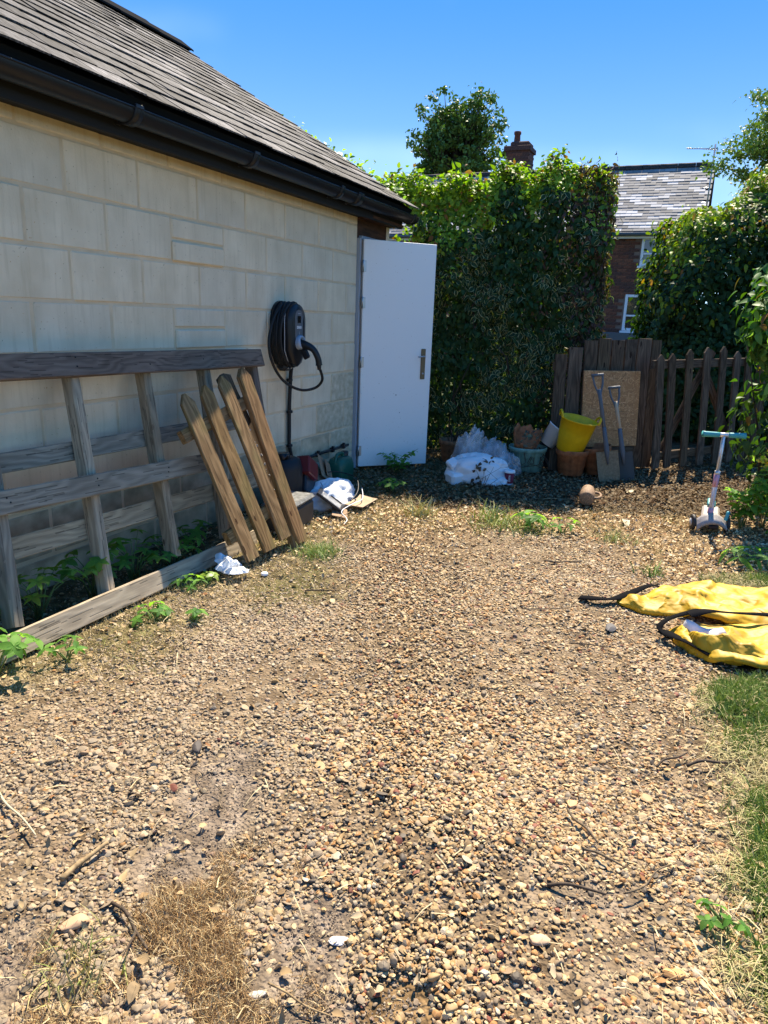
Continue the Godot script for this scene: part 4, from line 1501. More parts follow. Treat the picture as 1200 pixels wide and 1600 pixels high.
func build_plants() -> void:
	var lf := leaf_mesh(1, 0.58, 0.22, 0.28, Color.WHITE, null, 0.03, 6)
	var narrow := leaf_mesh(1, 0.26, 0.3, 0.4, Color.WHITE, null, 0.02, 6)
	var oval := leaf_mesh(1, 0.42, 0.3, 0.2, Color.WHITE, null, 0.05, 6)
	var gr := []
	for c in [Color(0.05, 0.13, 0.025), Color(0.07, 0.17, 0.03), Color(0.1, 0.21, 0.04), Color(0.04, 0.1, 0.025)]:
		gr.append(mat(c.linear_to_srgb(), 0.55, {"spec": 0.2, "back": Color(0.55, 0.75, 0.2)}))
	var lime := []
	for c in [Color(0.19, 0.26, 0.035), Color(0.15, 0.23, 0.035)]:
		lime.append(mat(c.linear_to_srgb(), 0.45, {"back": Color(0.6, 0.75, 0.2)}))
	var gp := "leafy weeds growing through the leaning timber frame"
	var big := Vector2(0.04, 0.066)
	# along the foot of the wall, inside and in front of the frame
	for q in [["bushy five-leaved weed at the bottom left corner in front of the frame", 1.50, 0.50, 13, 0.19, 0.17],
			["five-leaved weed behind the frame's bottom rail left of the first post", 1.62, 0.26, 10, 0.22, 0.16],
			["weed with shaded leaves between the first and second posts of the frame", 1.93, 0.24, 12, 0.24, 0.17],
			["weed growing behind the second post of the frame", 2.2, 0.27, 9, 0.2, 0.14],
			["tall five-leaved weed between the second and third posts of the frame", 2.45, 0.27, 12, 0.22, 0.16],
			["weed spreading over the bottom rail beside the third post", 2.66, 0.33, 10, 0.17, 0.15],
			["shaded weed at the wall between the third post and the pickets", 2.92, 0.22, 8, 0.16, 0.13]]:
		var p := W(q[1], q[2])
		var t := plant("leafy_weed", q[0], Vector3(p.x, 0.0, p.z), q[3], q[4], q[5], lf if q[3] % 2 else oval, gr, big)
		t.set_meta("group", gp)
	for q in [["small lime green weed just outside the frame's bottom rail below the third post", 2.52, 0.56, 6, 0.07, 0.07, 0],
			["bright yellow-green seedling beside the white plastic scrap", 2.62, 0.58, 5, 0.06, 0.05, 1],
			["small green weed on the gravel in front of the second post", 2.17, 0.62, 7, 0.06, 0.09, 0],
			["tiny lone seedling on the gravel in front of the frame", 2.24, 0.8, 3, 0.06, 0.03, 0],
			["low weed on the gravel at the frame's bottom left end", 1.72, 0.62, 6, 0.08, 0.09, 0]]:
		var p := W(q[1], q[2])
		plant("small_weed", q[0], Vector3(p.x, gh(p.x, p.z), p.z), q[3], q[4], q[5], lf if q[3] % 2 else oval, lime if q[6] else gr, Vector2(0.028, 0.052), 4)
	plant("nettle", "dark green nettles growing against the foot of the white door", W(5.42, 0.38), 9, 0.2, 0.2, lf, gr, Vector2(0.04, 0.07), 5, false)
	plant("nettle", "sunlit low green weed between the white sack pile and the door", W(4.75, 0.62), 8, 0.09, 0.13, lf, gr, Vector2(0.04, 0.065), 4)
	# weeds in the middle of the yard
	var p1 := Vector3(0.93, 0, -4.32)
	plant("dock_weed", "broad-leaved dock among grass in the middle of the yard", p1, 9, 0.10, 0.12, narrow, gr, Vector2(0.06, 0.12), 3)
	plant("dock_weed", "smaller dock weed to the right of the grassy clump in the yard", Vector3(1.12, 0, -4.25), 6, 0.07, 0.1, oval, gr, Vector2(0.035, 0.06), 3)
	grass_tuft("green grass tuft in front of the white sack at the hedge shadow's edge", Vector3(0.78, gh(0.78, -4.38), -4.38), 260, 0.24, Vector2(0.05, 0.14), Color(0.16, 0.24, 0.05), Color(0.38, 0.38, 0.14))
	grass_tuft("small bright green grass tuft beside the foot of the leaning pickets", Vector3(-0.35, gh(-0.35, -3.66), -3.66), 420, 0.11, Vector2(0.03, 0.075), Color(0.14, 0.24, 0.05), Color(0.34, 0.38, 0.14))
	grass_tuft("pale grass tuft on the leaf litter right of the dock weeds", Vector3(1.42, gh(1.42, -4.16), -4.16), 200, 0.14, Vector2(0.03, 0.07), Color(0.2, 0.28, 0.07), Color(0.42, 0.4, 0.18))
	grass_tuft("seeding grass tuft in front of the grey bin and white door", Vector3(0.23, gh(0.23, -4.55), -4.55), 90, 0.09, Vector2(0.06, 0.16), Color(0.3, 0.32, 0.12), Color(0.5, 0.42, 0.2))
	grass_tuft("dry grass tuft with a few green blades at the bottom left", Vector3(-0.57, gh(-0.57, -1.1), -1.1), 110, 0.08, Vector2(0.02, 0.07), Color(0.2, 0.25, 0.06), Color(0.48, 0.36, 0.18))
	grass_tuft("sprout of broad green grass beside the yellow bag's far edge", Vector3(1.42, gh(1.42, -3.5), -3.5), 40, 0.06, Vector2(0.04, 0.1), Color(0.1, 0.2, 0.04), Color(0.2, 0.3, 0.07))
	plant("dandelion_weed", "green dandelion-like weed at the right edge above the yellow bag", Vector3(2.05, 0, -3.72), 9, 0.1, 0.15, narrow, gr, Vector2(0.07, 0.13), 3)
	plant("dandelion_weed", "low clover-like weed in the verge at the bottom right", Vector3(0.76, 0.015, -1.25), 8, 0.025, 0.05, lf, gr, Vector2(0.014, 0.024), 4)
	# border on the right, under the shrub
	plant("upright_leafy_plant", "upright plant with paired pale leaves right beside the scooter", Vector3(2.34, 0, -4.45), 7, 0.42, 0.16, lf, gr, Vector2(0.05, 0.085), 9, false)
	plant("upright_leafy_plant", "dense leafy plant low at the right edge below the yellow flowers", Vector3(2.5, 0, -4.25), 10, 0.34, 0.2, lf, gr, Vector2(0.05, 0.09), 8, false)
	var fl := plant("yellow_flowering_plant", "plant with yellow and orange flower heads at the right edge", Vector3(2.5, 0, -4.5), 6, 0.55, 0.14, lf, lime, Vector2(0.05, 0.09), 8, false)
	var yel := mat(lin(0.72, 0.47, 0.02), 0.5, {"back": Color(0.5, 0.4, 0.1)})
	var org := mat(lin(0.42, 0.16, 0.06), 0.6)
	var petal := leaf_mesh(0.02, 0.012, 0.2, 0.2, Color.WHITE)
	var fl_list := []
	for i in 130:
		var ce: Vector3 = [Vector3(-0.10, 0.45, 0.06), Vector3(-0.04, 0.52, 0.05), Vector3(-0.02, 0.42, 0.1)][i % 3]
		fl_list.append([petal, yel if rng.randf() < 0.7 else org, Transform3D(leaf_basis(Vector3(0, 1, 0.3) + rv(0.8), rv(1), R(0.8, 1.5)), ce + Vector3(rng.randfn() * 0.025, rng.randfn() * 0.018, rng.randfn() * 0.025))])
	pieces("petal", fl_list, fl)
	# ivy on the far garage verge
	M.leaf_tints = []
	var t := thing("climbing_ivy", "sunlit ivy leaves creeping over the far edge of the garage roof", "plant", W(6.0, -0.6, 2.55))
	var list := []
	for i in 230:
		var u := rng.randf()
		var b := W(6.0, 0.1 - u * 1.3, 2.2 + u * 0.74) + Vector3(R(-0.07, 0.07), absf(rng.randfn()) * 0.05 * (1.5 - u), R(-0.08, 0.08))
		list.append([lf, lime[rng.randi() % 2] if rng.randf() < 0.5 else gr[rng.randi() % 4], Transform3D(leaf_basis(Vector3(0, 1, 0.2) + rv(0.8), rv(1), R(0.035, 0.065)), b - t.position)])
	pieces("leaf", list, t)

func build_trees() -> void:
	tree("oak_tree", "large dark green oak tree rising far behind the hedge", Vector3(3.0, 0, -40), 12.6, Vector3(0.05, 9.9, 0), Vector3(2.45, 2.55, 2.2), 170, 42, Vector2(0.13, 0.25), [Color(0.08, 0.14, 0.035), Color(0.17, 0.23, 0.06)], 0.32, 11)
	tree("ash_tree", "airy pale green tree at the upper right beside the aerial", Vector3(6.9, 0, -12.4), 5.2, Vector3(-0.1, 4.15, 0), Vector3(1.45, 1.0, 1.2), 110, 130, Vector2(0.035, 0.075), [Color(0.16, 0.24, 0.05), Color(0.28, 0.34, 0.09)], 0.11, 12)
	rng.seed = 99
# ---------------------------------------------------------------- charger, pipes
func build_charger() -> void:
	var t := thing("car_charger", "black wall-mounted car charger with coiled cable and plug", "charger", W(4.19, 0.0, 1.1), turn_wall)
	# outline of the body in the wall plane: round head, straight sides, pointed foot
	var outline := func(k: float) -> Array:
		var pts := []
		for i in 15:
			var f := PI * i / 14
			pts.append(Vector2(cos(f) * 0.105 * k, 0.105 + sin(f) * 0.115 * k))
		pts.append(Vector2(-0.103 * k, -0.08))
		pts.append(Vector2(-0.055 * k, -0.165 * (0.6 + 0.4 * k)))
		pts.append(Vector2(0, -0.19 * (0.6 + 0.4 * k)))
		pts.append(Vector2(0.055 * k, -0.165 * (0.6 + 0.4 * k)))
		pts.append(Vector2(0.103 * k, -0.08))
		return pts
	var prism := func(st: SurfaceTool, rings: Array) -> void:     # rings: [scale, depth]
		for r in rings.size() - 1:
			var a: Array = outline.call(rings[r][0])
			var b: Array = outline.call(rings[r + 1][0])
			for i in a.size():
				var j := (i + 1) % a.size()
				quad(st, Vector3(a[i].x, a[i].y, rings[r][1]), Vector3(a[j].x, a[j].y, rings[r][1]), Vector3(b[j].x, b[j].y, rings[r + 1][1]), Vector3(b[i].x, b[i].y, rings[r + 1][1]))
		var l: Array = outline.call(rings[-1][0])
		for i in range(1, l.size() - 1):
			tri(st, Vector3(l[0].x, l[0].y, rings[-1][1]), Vector3(l[i].x, l[i].y, rings[-1][1]), Vector3(l[i + 1].x, l[i + 1].y, rings[-1][1]))
	var st := ST()
	prism.call(st, [[1.12, 0.0], [1.12, 0.02], [0.86, 0.022], [0.86, 0.1]])
	st.set_smooth_group(-1)
	bx(st, Vector3(0, -0.185, 0.04), Vector3(0.1, 0.07, 0.08), 0.02)
	obj("back_plate", mesh_of(st), M.black_plastic, t)
	st = ST(true)
	prism.call(st, [[0.96, 0.098], [1.0, 0.106], [1.0, 0.125], [0.95, 0.142], [0.6, 0.15]])
	obj("front_cover", mesh_of(st), M.black_plastic, t)
	var rim := []
	for p in outline.call(1.005):
		rim.append(Vector3(p.x, p.y, 0.104))
	rim.append(rim[0])
	st = ST(true)
	tube(st, rim, 0.0035, 6)
	obj("trim", mesh_of(st), M.grey_trim, t)
	# grey display panel
	st = ST()
	var cap := []
	for i in 24:
		var f := TAU * i / 24
		cap.append(Vector3(cos(f) * 0.05, 0.07 + sin(f) * 0.05 + (0.06 if sin(f) >= 0 else -0.045), 0.1515))
	for i in range(1, 23):
		tri(st, cap[0], cap[i], cap[i + 1])
	var back := []
	for p in cap: back.append(p - Vector3(0, 0, 0.012))
	for i in 24:
		quad(st, back[i], back[(i + 1) % 24], cap[(i + 1) % 24], cap[i])
	var panel := obj("display_panel", mesh_of(st), M.grey_panel, t)
	obj("screen", box(Vector3(0.042, 0.045, 0.002), 0.0008), M.screen, panel, Transform3D(Basis(), Vector3(0, 0.118, 0.153)))
	st = ST()
	for i in 4:       # four small square icons, each a ring with a bar
		var x := -0.0225 + i * 0.015
		for q in [[0, 0.007, 0.011, 0.0025], [0, -0.007, 0.011, 0.0025], [-0.0043, 0, 0.0025, 0.0115], [0.0043, 0, 0.0025, 0.0115]]:
			bx(st, Vector3(x + q[0], 0.068 + q[1], 0.1525), Vector3(q[2], q[3], 0.0012), 0.0)
		if i == 1 or i == 2: bx(st, Vector3(x, 0.068, 0.1526), Vector3(0.006, 0.0025, 0.0012), 0.0)
	obj("icons", mesh_of(st), M.white_print, panel)
	st = ST()
	tri(st, Vector3(0.003, 0.046, 0.1532), Vector3(-0.007, 0.029, 0.1532), Vector3(0.001, 0.03, 0.1532))
	tri(st, Vector3(-0.003, 0.012, 0.1532), Vector3(0.007, 0.031, 0.1532), Vector3(-0.001, 0.029, 0.1532))
	obj("bolt_symbol", mesh_of(st), M.grey_trim, panel)
	obj("name_bar", box(Vector3(0.03, 0.004, 0.001), 0.0), M.grey_trim, panel, Transform3D(Basis(), Vector3(0, 0.155, 0.1526)))
	# socket and plug
	st = ST(true)
	var so := Transform3D(Basis(Vector3.RIGHT, PI / 2 - 0.15), Vector3(0.0, -0.035, 0.12))
	lathe(st, [Vector2(0.046, 0.0), Vector2(0.046, 0.05), Vector2(0.042, 0.062), Vector2(0.03, 0.062), Vector2(0.03, 0.03), Vector2(0.001, 0.03)], 22, so)
	obj("socket", mesh_of(st), M.socket, t)
	st = ST(true)
	var pl := curve([Vector3(0.0, -0.038, 0.15), Vector3(0.003, -0.046, 0.205), Vector3(0.01, -0.07, 0.255), Vector3(0.022, -0.125, 0.283), Vector3(0.03, -0.17, 0.288)], 4)
	var rr := []
	for i in pl.size():
		rr.append(lerpf(0.033, 0.021, clampf(i / 8.0, 0, 1)))
	rr[-1] = 0.024
	tube(st, pl, rr, 14)
	tube(st, [Vector3(0.03, -0.17, 0.288), Vector3(0.033, -0.2, 0.288)], [0.016, 0.013], 10)
	st.set_smooth_group(-1)
	bx(st, Vector3(0.0, -0.1, 0.2), Vector3(0.02, 0.07, 0.05), 0.008, Basis(Vector3.RIGHT, -0.5))
	obj("plug", mesh_of(st), M.black_plastic, t)
	# loops of cable hung round the body, then the free loop to the plug
	for k in 6:
		st = ST(true)
		var lp := []
		var w := 0.132 + 0.006 * (k % 3) + R(-0.003, 0.003)
		var z := 0.03 + 0.0145 * k
		for i in 29:
			var f := TAU * i / 28
			lp.append(Vector3(cos(f) * w + R(-0.001, 0.001), -0.005 + sin(f) * (0.222 + 0.008 * (k % 2)) * (1.0 if sin(f) > 0 else 0.8), z + 0.006 * sin(f * 2 + k)))
		tube(st, lp, 0.0085, 8)
		obj("cable_coil", mesh_of(st), M.black_rubber, t)
	st = ST(true)
	tube(st, curve([Vector3(-0.06, 0.21, 0.06), Vector3(-0.14, 0.13, 0.05), Vector3(-0.2, -0.02, 0.045), Vector3(-0.175, -0.16, 0.055), Vector3(-0.08, -0.28, 0.08), Vector3(0.05, -0.345, 0.13), Vector3(0.13, -0.335, 0.2), Vector3(0.125, -0.28, 0.26), Vector3(0.06, -0.215, 0.286), Vector3(0.033, -0.195, 0.288)], 7), 0.0095, 9)
	obj("cable", mesh_of(st), M.black_rubber, t)
	for x in [-0.02, 0.02]:
		st = ST(true)
		tube(st, [Vector3(x, -0.2, 0.078), Vector3(x, -0.2, 0.083)], 0.006, 8)
		obj("screw", mesh_of(st), M.steel, t)
	# supply cable down the wall
	var c := thing("supply_cable", "black supply cable clipped down the wall below the car charger", "cable", W(4.283, 0.02, 0.25), turn_wall)
	st = ST(true)
	tube(st, curve([Vector3(-0.02, 0.64, 0.03), Vector3(0.0, 0.6, 0.012), Vector3(0.002, 0.4, 0.0), Vector3(0.0, 0.2, 0.0), Vector3(0.003, 0.1, 0.0), Vector3(0.04, 0.0, 0.004), Vector3(0.13, -0.035, 0.01)], 5), 0.0135, 9)
	obj("cable", mesh_of(st), M.black_rubber, c)
	for y in [0.56, 0.34, 0.1]:
		obj("clip", box(Vector3(0.045, 0.022, 0.03), 0.005), M.black_plastic, c, Transform3D(Basis(), Vector3(0.004, y, 0)))
	var d := thing("conduit_pipe", "black horizontal conduit pipe clipped low on the wall beside the door", "pipe", W(4.4, 0.025, 0.222), turn_wall)
	st = ST(true)
	tube(st, [Vector3(0.0, 0, 0), Vector3(0.4, 0.002, 0), Vector3(0.81, 0, 0)], 0.0115, 9)
	obj("pipe", mesh_of(st), M.black_plastic, d)
	for x in [0.05, 0.29, 0.53, 0.72]:
		st = ST()
		bx(st, Vector3(x, 0.0, 0.0), Vector3(0.03, 0.036, 0.038), 0.006)
		bx(st, Vector3(x, 0.024, 0.006), Vector3(0.024, 0.014, 0.022), 0.004)
		obj("clip", mesh_of(st), M.black_plastic, d)

# ---------------------------------------------------------------- timber against the wall
func build_timber() -> void:
	var t := thing("leaning_timber_frame", "large weathered grey timber frame leaning against the garage wall", "timber frame", W(0, 0.46, 0), turn_wall)
	var up := Vector3(0, 1.05, -0.36).normalized()
	var f := Vector3(0, 0.36, 1.05).normalized()          # out of the frame's face
	var P := func(s: float, v: float, d := 0.0) -> Vector3:
		return Vector3(s, 0, 0) + up * v + f * d
	# [name, s0, v0, s1, v1, height, thickness, depth of the middle, wood]
	var front := 0.0
	var back := -0.1
	for q in [["top_rail", 0.9, 1.085, 3.775, 1.04, 0.105, 0.03, front, "grey_wood_dark"],
			["rail", 0.9, 0.595, 2.98, 0.508, 0.092, 0.025, front, "grey_wood"],
			["bottom_rail", 0.9, 0.042, 3.2, 0.032, 0.09, 0.025, front, "grey_wood"],
			["rail", 0.9, 0.72, 3.6, 0.688, 0.082, 0.022, back, "grey_wood"],
			["rail", 0.9, 0.40, 3.55, 0.33, 0.088, 0.022, back, "grey_wood"]]:
		var a: Vector3 = P.call(q[1], q[2], q[7])
		var b: Vector3 = P.call(q[3], q[4], q[7])
		obj(q[0], board(a.distance_to(b), q[5], q[6], 0.0, 0.002, 8), pick(q[8]), t, span(a, b, f))
	for q in [[1.46, 1.30, 0.0], [1.885, 1.70, 0.03], [2.335, 2.155, 0.0], [2.79, 2.60, 0.04], [3.26, 3.03, 0.02]]:
		var a: Vector3 = P.call(q[1], 0.065 + q[2], -0.05)
		var b: Vector3 = P.call(q[0], 1.035, -0.05)
		obj("post", board(a.distance_to(b), 0.048, 0.07, 0.0, 0.002, 8), pick("grey_wood"), t, span(a, b, f))
	var a2: Vector3 = P.call(3.52, 0.1, -0.05)
	var b2: Vector3 = P.call(3.725, 1.03, -0.05)
	obj("post", board(a2.distance_to(b2), 0.05, 0.07, 0.0, 0.002, 6), pick("grey_wood_dark"), t, span(a2, b2, f))
	var st := ST(true)
	for q in [[2.33, 1.05], [2.335, 1.09], [2.78, 1.04], [2.24, 0.53], [2.245, 0.56], [1.80, 0.57], [2.68, 0.51], [3.2, 1.05], [1.81, 0.55], [2.69, 0.53]]:
		var p: Vector3 = P.call(q[0], q[1], 0.0125 if q[1] < 0.9 else 0.015)
		tube(st, [p, p + f * 0.0025], 0.004, 6)
	obj("nail_heads", mesh_of(st), M.black_board, t)

	# broken piece of picket fence leaning on the frame
	var base := W(2.86, 0.66, 0)
	var e1 := Vector3(0.531, 0, -0.847)
	var o1 := Vector3(0.847, 0, 0.531)
	var k := thing("leaning_picket_panel", "broken section of brown picket fence leaning against the grey timber frame", "fence panel", base)
	var vv := (Vector3.UP * 0.93 - o1 * 0.40).normalized()
	var fo := (Vector3.UP * 0.40 + o1 * 0.93).normalized()
	var Q := func(u: float, v: float, d := 0.0) -> Vector3:
		return e1 * u + vv * v + fo * d
	for q in [[0.027, 0.035, -0.082, 0.925, 0.088], [0.157, 0.05, 0.068, 0.96, 0.086], [0.302, 0.08, 0.205, 1.0, 0.084], [0.415, 0.03, 0.372, 1.04, 0.09]]:
		var a: Vector3 = Q.call(q[0], q[1])
		var b: Vector3 = Q.call(q[2], q[3])
		obj("picket", board(a.distance_to(b), q[4], 0.022 if q[0] < 0.4 else 0.034, 0.05, 0.0022, 7, 0.004), pick("tan_wood"), k, span(a, b, fo))
	var a3: Vector3 = Q.call(0.43, 0.1, -0.055)
	var b3: Vector3 = Q.call(0.275, 1.03, -0.055)
	obj("rear_picket", board(a3.distance_to(b3), 0.1, 0.022, 0.02, 0.004, 7), pick("brown_fence"), k, span(a3, b3, fo))
	for q in [[-0.15, 0.715, 0.42, 0.868, 0.07], [-0.075, 0.175, 0.44, 0.285, 0.072]]:
		var a: Vector3 = Q.call(q[0], q[1], -0.032)
		var b: Vector3 = Q.call(q[2], q[3], -0.032)
		obj("rail", board(a.distance_to(b), q[4], 0.036, 0.0, 0.0025, 5), pick("tan_wood"), k, span(a, b, fo))
	var a4: Vector3 = Q.call(0.40, -0.01, -0.03)
	var b4: Vector3 = Q.call(0.41, 0.16, -0.03)
	obj("stub", board(a4.distance_to(b4), 0.085, 0.05, 0.02, 0.004, 4), pick("tan_wood"), k, span(a4, b4, fo))
	st = ST()
	for i in 26:     # flakes of old paint and lichen along the rear picket
		var u := rng.randf()
		bx(st, (a3 as Vector3).lerp(b3, u * 0.75 + 0.05) + e1 * R(-0.02, 0.02) + fo * 0.013, Vector3(R(0.004, 0.012), R(0.004, 0.014), 0.004), 0.001, Basis.from_euler(rv(1)))
	obj("paint_flakes", mesh_of(st), M.white_hard, k)

# ---------------------------------------------------------------- heap beside the garage door
func build_wall_heap() -> void:
	# black and dark red case
	var t := thing("tool_case", "black tool case with dark red side standing behind the grey bin", "case", W(3.95, 0.22, 0), turn_wall)
	var st := ST(true)
	lathe(st, [Vector2(0.001, 0.0), Vector2(0.11, 0.0), Vector2(0.115, 0.03), Vector2(0.105, 0.28), Vector2(0.09, 0.34), Vector2(0.05, 0.355), Vector2(0.001, 0.36)], 24, Transform3D(Basis.from_scale(Vector3(1.1, 1, 1)), Vector3(-0.04, 0, 0)))
	obj("body", mesh_of(st), M.black_rubber, t)
	var rb := Basis.from_euler(Vector3(-0.15, 0.25, -0.5))
	st = ST()
	bx(st, Vector3(0.12, 0.255, 0.07), Vector3(0.2, 0.12, 0.09), 0.006, rb)
	obj("red_side", mesh_of(st), M.red_case, t)
	st = ST()
	bx(st, Vector3(0.11, 0.14, 0.04), Vector3(0.22, 0.16, 0.12), 0.01, rb)
	obj("base", mesh_of(st), M.black_plastic, t)
	st = ST(true)
	tube(st, [Vector3(-0.08, 0.35, 0), Vector3(-0.08, 0.385, 0)], [0.05, 0.045], 16)
	obj("knob", mesh_of(st), M.black_plastic, t)
	st = ST(true)
	tube(st, [Vector3(0.2, 0.15, 0.13), Vector3(0.26, 0.03, 0.17)], 0.004, 6)
	obj("rod", mesh_of(st), M.steel, t)
	# grey bin
	var b := thing("grey_bin", "dark grey plastic bin with pale dusty top between the pickets and the wall heap", "bin", W(3.6, 0.44, 0), turn_wall + 0.12)
	st = ST()
	bx(st, Vector3(-0.02, 0.075, 0.0), Vector3(0.36, 0.15, 0.19), 0.02)
	obj("body", mesh_of(st), M.grey_bin, b)
	st = ST()
	bx(st, Vector3(-0.02, 0.16, 0.0), Vector3(0.37, 0.036, 0.2), 0.016)
	obj("lid", mesh_of(st), M.grey_lid, b)
	var cp := thing("bottle_cap", "small blue cap lying on the grey bin behind the last picket", "cap", W(3.56, 0.36, 0.19), turn_wall)
	st = ST(true)
	lathe(st, [Vector2(0.001, 0.022), Vector2(0.016, 0.022), Vector2(0.018, 0.018), Vector2(0.018, 0.0)], 16)
	obj("cap", mesh_of(st), mat(lin(0.03, 0.07, 0.35), 0.4), cp)
	# white sack
	var s := thing("white_sack", "crumpled white plastic sack heaped by the wall in front of the green can", "sack", W(4.27, 0.34, 0.0), turn_wall)
	obj("sack", lump(Vector3(0.28, 0.125, 0.17), 0.3, 0.075, 5, 80, 44, -0.12, 1.0), M.white_plastic, s)
	# picture frame
	var pf := thing("picture_frame", "small black picture frame lying on the white sack", "picture frame", W(4.02, 0.5, 0.075), turn_wall)
	var fb := Basis.from_euler(Vector3(0.62, 0.35, -0.1))
	st = ST()
	for q in [[0, 0.09, 0.24, 0.028], [0, -0.09, 0.24, 0.028], [-0.106, 0, 0.028, 0.152], [0.106, 0, 0.028, 0.152]]:
		bx(st, fb * Vector3(q[0], 0, q[1]), Vector3(q[2], 0.018, q[3]), 0.003, fb)
	obj("frame", mesh_of(st), M.black_plastic, pf)
	obj("glass", box(Vector3(0.19, 0.006, 0.155), 0.001), mat(lin(0.2, 0.2, 0.2), 0.1), pf, Transform3D(fb, Vector3.ZERO))
	# cardboard
	for q in [["upright brown cardboard flap leaning between the tool case and the green can", W(4.50, 0.2, 0.16), Vector3(0.27, 0.17, 0.004), Vector3(-0.35, 0.3, -0.5), 0],
			["rounded tan cardboard piece behind the white sack", W(4.4, 0.2, 0.1), Vector3(0.2, 0.2, 0.004), Vector3(-0.5, 0.1, 0.2), 1],
			["flat cardboard sheet on the ground in front of the white sack", W(4.28, 0.6, 0.02), Vector3(0.34, 0.006, 0.13), Vector3(0.05, 0.12, -0.06), 1],
			["small folded brown cardboard scrap beside the grey bin", W(3.95, 0.6, 0.02), Vector3(0.15, 0.006, 0.1), Vector3(0.2, 0.5, 0.12), 0]]:
		var c := thing("cardboard_piece", q[0], "cardboard", q[1], turn_wall)
		st = ST()
		bx(st, Vector3.ZERO, q[2], 0.0015, Basis.from_euler(q[3]))
		bx(st, Vector3(0.02, 0.004, 0.006), q[2] * Vector3(0.6, 0.7, 0.8), 0.0015, Basis.from_euler(q[3] + Vector3(0.15, 0.1, 0.12)))
		obj("sheet", mesh_of(st), M.cardboard[q[4]], c)
	# green can
	var g := thing("green_fuel_can", "dark green plastic can with black cap at the wall beside the door", "can", W(4.80, 0.17, 0), turn_wall)
	st = ST(true)
	var ring := func(y: float, kx: float, kz: float) -> Array:
		var out := []
		for i in 24:
			var f := TAU * i / 24
			out.append(Vector3(signf(cos(f)) * pow(absf(cos(f)), 0.5) * kx, y, -signf(sin(f)) * pow(absf(sin(f)), 0.5) * kz))
		return out
	var rs = [ring.call(0.0, 0.1, 0.06), ring.call(0.01, 0.115, 0.075), ring.call(0.15, 0.115, 0.075), ring.call(0.19, 0.1, 0.065), ring.call(0.205, 0.07, 0.045), ring.call(0.207, 0.001, 0.001)]
	for i in rs.size() - 1:
		for j in 24:
			quad(st, rs[i][j], rs[i][(j + 1) % 24], rs[i + 1][(j + 1) % 24], rs[i + 1][j])
	tube(st, curve([Vector3(-0.1, 0.16, 0), Vector3(-0.07, 0.225, 0), Vector3(0.02, 0.23, 0), Vector3(0.03, 0.195, 0)], 4), 0.013, 8)
	obj("body", mesh_of(st), M.green_can, g)
	st = ST(true)
	lathe(st, [Vector2(0.028, 0.19), Vector2(0.03, 0.235), Vector2(0.026, 0.24), Vector2(0.001, 0.24)], 16, Transform3D(Basis(), Vector3(0.06, 0, 0)))
	obj("cap", mesh_of(st), M.black_plastic, g)
	# loose cables
	var c1 := thing("loose_cable", "thin black cable looping over the white sack", "cable", W(4.3, 0.3, 0))
	st = ST(true)
	var cc := []
	for q in [[4.35, 0.17, 0.13], [4.5, 0.25, 0.15], [4.55, 0.36, 0.135], [4.45, 0.48, 0.13], [4.3, 0.56, 0.085], [4.15, 0.58, 0.05]]:
		cc.append(W(q[0], q[1], q[2]) - c1.position)
	tube(st, curve(cc, 6), 0.004, 7)
	obj("cable", mesh_of(st), M.black_rubber, c1)
	var c2 := thing("loose_cable", "thin white cable trailing from the heap onto the gravel", "cable", W(4.1, 0.6, 0))
	st = ST(true)
	cc = []
	for q in [[4.45, 0.52, 0.075], [4.25, 0.62, 0.05], [4.05, 0.64, 0.06], [3.9, 0.64, 0.045], [3.86, 0.7, 0.012], [3.78, 0.72, 0.006]]:
		cc.append(W(q[0], q[1], q[2]) - c2.position)
	tube(st, curve(cc, 6), 0.003, 6)
	obj("cable", mesh_of(st), M.white_hard, c2)
	# scraps by the pickets
	var w := thing("plastic_scrap", "crumpled white plastic scrap at the foot of the leaning pickets", "plastic scrap", W(2.74, 0.60, 0.01))
	obj("crumple", crumple(0.13, 0.11, 0.05, 8), M.white_plastic, w, Transform3D(Basis.from_euler(Vector3(0.5, 0.3, -0.3)), Vector3(-0.01, 0.025, -0.02)))
	obj("flap", crumple(0.12, 0.08, 0.03, 9), M.white_plastic, w, Transform3D(Basis(Vector3.UP, 0.4), Vector3(0.05, 0.01, 0.045)))
	var d := thing("white_disc", "small white disc lying on the gravel near the pickets' feet", "disc", Vector3(-0.585, gh(-0.585, -3.32) + 0.008, -3.32))
	st = ST(true)
	lathe(st, [Vector2(0.001, 0.012), Vector2(0.015, 0.012), Vector2(0.018, 0.008), Vector2(0.018, 0.0)], 18)
	obj("disc", mesh_of(st), M.white_hard, d)

# ---------------------------------------------------------------- pots and clutter under the hedge
func pot_profile(rb: float, rt: float, h: float, rim: float, wall := 0.008) -> Array:
	return [Vector2(0.001, 0.0), Vector2(rb * 0.94, 0.0), Vector2(rb, h * 0.02), Vector2(lerpf(rb, rt, 0.8), h - rim), Vector2(rt * 1.0, h - rim + 0.003), Vector2(rt * 1.04, h - rim + 0.008), Vector2(rt * 1.06, h - 0.006), Vector2(rt * 1.04, h), Vector2(rt * 1.04 - wall, h - 0.002), Vector2(lerpf(rb, rt, 0.8) - wall, h - rim - 0.01), Vector2(rb * 0.9, h * 0.5), Vector2(0.001, h * 0.5)]

